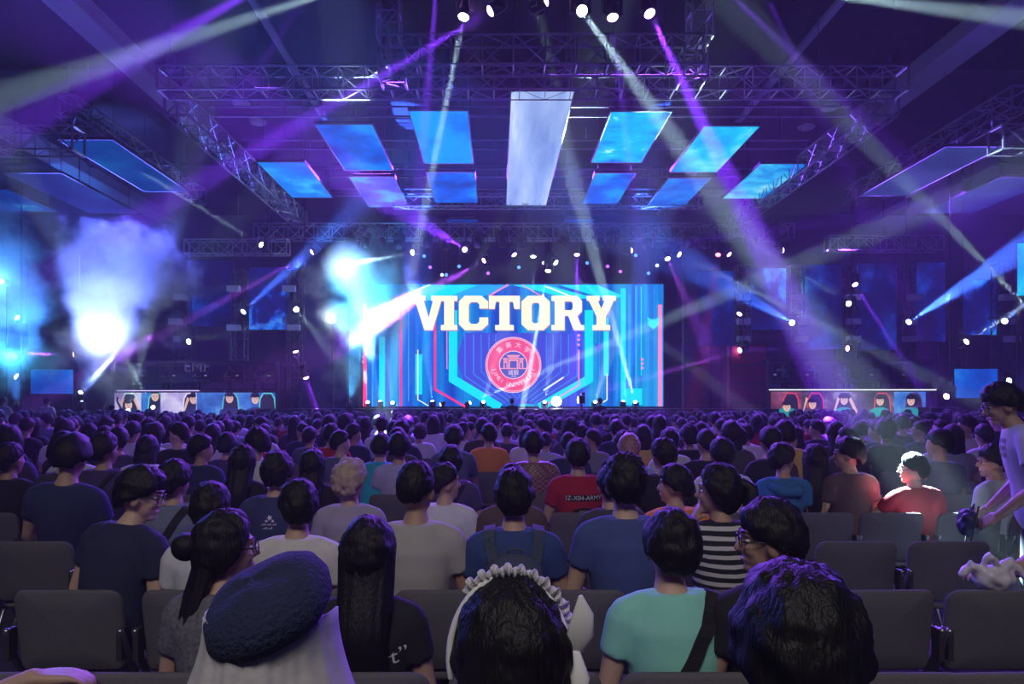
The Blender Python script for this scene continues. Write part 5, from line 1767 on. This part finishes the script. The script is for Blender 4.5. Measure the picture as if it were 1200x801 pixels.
nt = flower.node_tree; vo = nt.nodes.new('ShaderNodeTexVoronoi'); vo.inputs['Scale'].default_value = 70; rp = nt.nodes.new('ShaderNodeValToRGB')
el = rp.color_ramp.elements; el[0].color = (.45, .10, .12, 1); el[1].color = (.15, .2, .25, 1); e1 = el.new(.35); e1.color = (.55, .45, .35, 1); e2 = el.new(.65); e2.color = (.05, .04, .06, 1); rp.color_ramp.interpolation = 'CONSTANT'
sp = nt.nodes.new('ShaderNodeSeparateColor'); nt.links.new(vo.outputs['Color'], sp.inputs[0]); nt.links.new(sp.outputs[0], rp.inputs[0]); nt.links.new(rp.outputs[0], nt.nodes['Principled BSDF'].inputs['Base Color'])
cand = []
for row in range(3, len(ROWS)):
    Yb = ROWS[row]
    x = -.80 * Yb - .3 + ORDER.uniform(0, .4)
    while x < .80 * Yb + .4:
        cand.append((row, x + ORDER.uniform(-.015, .015)))
        x += ORDER.uniform(.54, .60)
for row, lst in special.items():
    for px, shn, po, hs, lab, pt in lst:
        if hs is None:
            root, r = seat_person(px, row, po, 'mop', 3, shn, lab, lab[lab.index('person'):], pt, hi=False, vox=.022)
            for c in root.children:
                if c.name.startswith('hair'):
                    c.name = 'head_scarf'; c.material_slots[0].link = 'OBJECT'; c.material_slots[0].material = flower
        else:
            seat_person(px, row, po, hs, 5, shn, lab, lab[:60], pt, hi=False, vox=.022, smat=check if 'checked' in lab else None)
n_people = len([o for o in sc.objects if o.get('category') == 'person'])
LIMIT = 292
CHAIRS = 0
for row, X in cand:
    Yb = ROWS[row]
    if any(rw == row and abs(X - x) < .5 for rw, x in occupied):
        continue
    px = CX + X / Yb * F
    if row in (3, 4) and 930 < px < 1130:
        continue                                       # the gap of empty seats around the man in dark red
    if row <= 4 and (px < -60 or px > 1260):
        continue
    if ORDER.random() < (.10 if row < 9 else .06):
        continue
    if row in (5, 6) and 960 < px < 1110 and ORDER.random() < .5:
        continue
    po = ORDER.choice(CP)
    if px > 930 and ORDER.random() < .45:
        po = 'left'
    hs = ORDER.choice(HS)
    shn = ORDER.choice(SH)
    if row <= 4:
        shn = ORDER.choice(('black', 'charcoal', 'navy'))
    Y = Yb + SEATED + ORDER.uniform(-.05, .12)
    s_ = ORDER.uniform(.94, 1.05)
    rz = ORDER.uniform(-.12, .12)
    if n_people < LIMIT:
        r = pr(po, .022)
        lab = 'seated spectator with %s in a %s shirt, %s' % (HNAME[hs], shn, PHRASE[po])
        root = make(r, X, Y, lab, shade(shn), hair(hs, ORDER.randint(1, 3)), M_HAIR if ORDER.random() < .8 else M_HAIRB, ORDER.randint(0, 2), ORDER.randint(0, 2), rz, s_, 'seated spectators in the crowd')
        n_people += 1
        if row < 12:
            chair(X, Yb, 'grey padded chair with a spectator in a %s shirt' % shn, 'chairs taken by spectators')
            CHAIRS += 1
    else:
        far.append((X, Y, s_, rz, po, hs, shn))
# the far rows: too many to count, one mass of seated figures
tmpl = {}


def template(po, hs):
    if (po, hs) not in tmpl:
        k = ('far', po)
        if k not in PR:
            PR[k] = build_person(POSE[po], .034)
        r = PR[k]
        hq = hair_mesh(hs if hs in ('short', 'buzz', 'mop', 'curly', 'spiky', 'part') else 'mop', 2, 14, 10)
        if hs in ('long', 'bob'):
            drape(hq, .17, -.3 if hs == 'long' else -.06, .088, .11, -.05, -.12, 2, 10, 4)
        V, Fs, K = [], [], []
        for cls, me, M in ((0, r['body'], None), (1, r['shirt'], None), (3, r['pants'], None)):
            b0 = len(V)
            V += [tuple(v.co) for v in me.vertices]
            for p in me.polygons:
                Fs.append(tuple(i + b0 for i in p.vertices)); K.append(cls)
        b0 = len(V)
        V += [tuple(r['H'] @ Vector(v)) for v in hq.v]
        for f in hq.f:
            Fs.append(tuple(i + b0 for i in f)); K.append(2)
        tmpl[(po, hs)] = (V, Fs, K)
    return tmpl[(po, hs)]


V, Fs, MI = [], [], []
far_m = [M_SKIN[0], M_HAIR, M_PANTS[0]]
mi_of = {}
for X, Y, s_, rz, po, hs, shn in far:
    tv, tf, tk = template(po if po in ('up', 'up_l', 'up_r', 'fwd') else 'up', hs)
    if shn not in mi_of:
        mi_of[shn] = len(far_m); far_m.append(shade(shn))
    c, s2 = math.cos(rz) * s_, math.sin(rz) * s_
    b0 = len(V)
    V += [(x * c - y * s2 + X, x * s2 + y * c + Y, z * s_) for x, y, z in tv]
    Fs += [tuple(i + b0 for i in f) for f in tf]
    MI += [(0, mi_of[shn], 1, 2)[k] for k in tk]
me = bpy.data.meshes.new('far_crowd')
me.from_pydata(V, [], Fs)
for m in far_m:
    me.materials.append(m)
me.polygons.foreach_set('material_index', MI)
me.polygons.foreach_set('use_smooth', [True] * len(Fs))
o = bpy.data.objects.new('crowd', me); COL.objects.link(o)
o['label'] = 'dense mass of seated spectators in the far rows before the stage'; o['category'] = 'crowd'; o['kind'] = 'stuff'
print('people', n_people, 'far', len(far), 'chairs', CHAIRS, 'far verts', len(V))

# ------------------------------------------------------------------ people standing near the stage, players in the booths
r = pr('camera_op', .022)
make(r, (703 - CX) / F * 24.6, 24.6, 'camera operator in dark clothes standing before the stage', shade('black'), hair('short', 1), rz=.2)
cx_, cy_ = (681 - CX) / F * 24.9, 24.9
root = empty('video_camera', (cx_, cy_, 0), 'video camera on a tall tripod beside its operator', 'camera')
q = MB(); q.box((0, 0, 1.72), (.22, .5, .28)); q.build('camera_body', M_BLACK, root)
q = MB(); q.limb([(0, .25, 1.72), (0, .5, 1.72)], [.09, .11], 14); q.build('camera_lens', M_BLACK, root, True)
q = MB(); q.box((.05, -.1, 1.93), (.12, .25, .1)); q.build('viewfinder', M_BLACK, root)
for k in range(3):
    a = k * 2.1
    q = MB(); q.limb([(0, 0, 1.56), (.45 * math.cos(a), .45 * math.sin(a), .02)], [.025, .02], 8); q.build('tripod_leg', M_BLACK, root, True)
r = pr('stand', .022)
for px, Y, sh_, l in ((55, 20.5, 'white', 'man in white standing at the western edge of the crowd'), (4, 20.0, 'white', 'person in white standing by the western barrier'), (600, 26.0, 'black', 'stagehand in black by the middle of the stage front')):
    make(r, (px - CX) / F * Y, Y, l, shade(sh_), hair('short', 2), z=0)
r = pr('p_wave', .016)
make(r, (131 - CX) / F * 19.4, 19.4, 'person raising both arms in front of the western booth', shade('purple'), hair('short', 3), s=.88)
r = pr('fwd', .022)
for k in range(4):
    for (bx_, zl, w, nm) in ((bw_x, bw_zl, bw_w, 'western'), (be_x, be_zl, be_w, 'eastern')):
        make(r, bx_ - w * .3 + k * w * .2, 30.3, 'player at the desk inside the %s booth' % nm, shade('charcoal' if nm == 'western' else 'teal'), hair('mop', 1), rz=PI, s=.95, group='players in the booths', z=zl - .04)
        root = empty('gaming_chair', (bx_ - w * .3 + k * w * .2, 30.45, zl - .04), 'dark high-backed gaming chair in the %s booth' % nm, 'chair', 'gaming chairs in the booths')
        q = MB(); q.limb([(0, -.35, .45), (0, .0, .45)], [(.22, .04), (.22, .04)], 14); q.build('seat', M_BLACK, root, True)
        q = MB(); q.limb([(0, .08, .45), (0, .12, .8), (0, .16, 1.2)], [(.22, .04), (.25, .045), (.17, .04)], 14); q.build('backrest', M_BLACK, root, True)
        q = MB(); q.tube((0, -.15, .06), (0, -.15, .45), .03); q.build('gas_column', M_STEEL, root)
        for j in range(5):
            q = MB(); q.tube((0, -.15, .06), (.26 * math.cos(j * 1.257), -.15 + .26 * math.sin(j * 1.257), .02), .018); q.build('base_arm', M_BLACK, root)


# ------------------------------------------------------------------ smoke and haze
def density_cloud(name, blobs, dens, label, col=(.9, .95, 1.0), nscale=1.0, aniso=.0, step=1.0, amp=2.3):
    """A cloud of smoke: soft blobs (centre, radius, weight) torn by noise, inside a rounded domain."""
    q = MB()
    for c, r_, w in blobs:
        q.ball(c, r_ * 1.45 if not isinstance(r_, tuple) else tuple(1.45 * t for t in r_), 16, 10)
    me = remesh(q, .45, 2, name)
    m = bpy.data.materials.new(name)
    m.use_nodes = True
    nt = m.node_tree
    nt.nodes.clear()
    L = nt.links.new
    N = nt.nodes.new

    def math_(op, a, b_=None, c=None):
        n = N('ShaderNodeMath'); n.operation = op
        for k, v in enumerate((a, b_, c)):
            if v is None:
                continue
            if isinstance(v, (int, float)):
                n.inputs[k].default_value = v
            else:
                L(v, n.inputs[k])
        return n.outputs[0]
    out = N('ShaderNodeOutputMaterial')
    pv = N('ShaderNodeVolumePrincipled')
    pv.inputs['Color'].default_value = (*col, 1)
    pv.inputs['Anisotropy'].default_value = aniso
    tc = N('ShaderNodeTexCoord')
    nz = N('ShaderNodeTexNoise')
    nz.inputs['Scale'].default_value = nscale
    nz.inputs['Detail'].default_value = 7
    nz.inputs['Roughness'].default_value = .66
    L(tc.outputs['Object'], nz.inputs['Vector'])
    tot = None
    for c, r_, w in blobs:
        rr = r_ if isinstance(r_, tuple) else (r_, r_, r_)
        sb = N('ShaderNodeVectorMath'); sb.operation = 'SUBTRACT'; sb.inputs[1].default_value = c
        dv = N('ShaderNodeVectorMath'); dv.operation = 'DIVIDE'; dv.inputs[1].default_value = rr
        ln = N('ShaderNodeVectorMath'); ln.operation = 'LENGTH'
        L(tc.outputs['Object'], sb.inputs[0]); L(sb.outputs[0], dv.inputs[0]); L(dv.outputs[0], ln.inputs[0])
        mr = N('ShaderNodeMapRange'); mr.interpolation_type = 'SMOOTHSTEP'
        mr.inputs['From Min'].default_value = 1.4; mr.inputs['From Max'].default_value = .25; mr.inputs['To Min'].default_value = 0; mr.inputs['To Max'].default_value = w
        L(ln.outputs['Value'], mr.inputs['Value'])
        tot = mr.outputs[0] if tot is None else math_('MAXIMUM', tot, mr.outputs[0])
    v = math_('MULTIPLY_ADD', nz.outputs['Fac'], amp, -.5 * amp)
    v = math_('ADD', tot, v)
    mr = N('ShaderNodeMapRange'); mr.interpolation_type = 'SMOOTHSTEP'
    mr.inputs['From Min'].default_value = .30; mr.inputs['From Max'].default_value = .95; mr.inputs['To Max'].default_value = dens
    L(v, mr.inputs['Value'])
    edge = math_('GREATER_THAN', tot, .01)
    L(math_('MULTIPLY', mr.outputs[0], edge), pv.inputs['Density'])
    L(pv.outputs[0], out.inputs['Volume'])
    m.cycles.volume_step_rate = step
    return put(name, me, m, None, label, 'smoke', None, 'stuff')


def W3(x, y, Y):
    return tuple(P(x, y, Y))


SM = 26.0
density_cloud('smoke_cloud', [(W3(125, 392, SM), (1.9, 1.4, 1.4), 1.0), (W3(115, 345, SM), 1.7, .9), (W3(160, 312, SM), 1.8, .85), (W3(100, 300, SM), 1.4, .85), (W3(195, 325, SM), 1.5, .75), (W3(140, 445, SM), 1.3, .6), (W3(205, 385, SM), 1.1, .55)], .9, 'billowing white smoke cloud glowing around a blinder by the western booth')
density_cloud('smoke_cloud', [(W3(0, 300, SM + 1), 1.8, .85), (W3(25, 360, SM + 1), 1.6, .8), (W3(15, 420, SM + 1), 1.6, .8), (W3(-10, 250, SM + 1), 1.5, .7), (W3(55, 425, SM + 1), 1.3, .6)], .5, 'blue smoke drifting at the western edge of the hall')
density_cloud('smoke_cloud', [(W3(410, 318, 28.2), 1.5, 1.0), (W3(440, 345, 28.2), 1.5, .85), (W3(395, 372, 28.2), 1.1, .8), (W3(430, 400, 28.2), 1.3, .7), (W3(460, 320, 28.2), 1.2, .7), (W3(405, 440, 28.2), 1.3, .6), (W3(372, 330, 28.2), 1.1, .6), (W3(455, 375, 28.2), 1.2, .75), (W3(470, 345, 28.2), 1.0, .75)], .9, 'bright cyan smoke cloud hiding the corner of the victory screen', amp=1.6)
hz = bpy.data.materials.new('hall_haze'); hz.use_nodes = True
nt = hz.node_tree; nt.nodes.clear()
o = nt.nodes.new('ShaderNodeOutputMaterial'); vsn = nt.nodes.new('ShaderNodeVolumeScatter')
vsn.inputs['Density'].default_value = .0036
vsn.inputs['Color'].default_value = (1, 1, 1, 1)
nt.links.new(vsn.outputs[0], o.inputs['Volume'])
q = MB(); q.box((X0, 19, 6.21), (63, 41.6, 12.38))
q.build('haze', hz, None, label='thin stage haze filling the whole hall', cat='haze', kind='stuff')
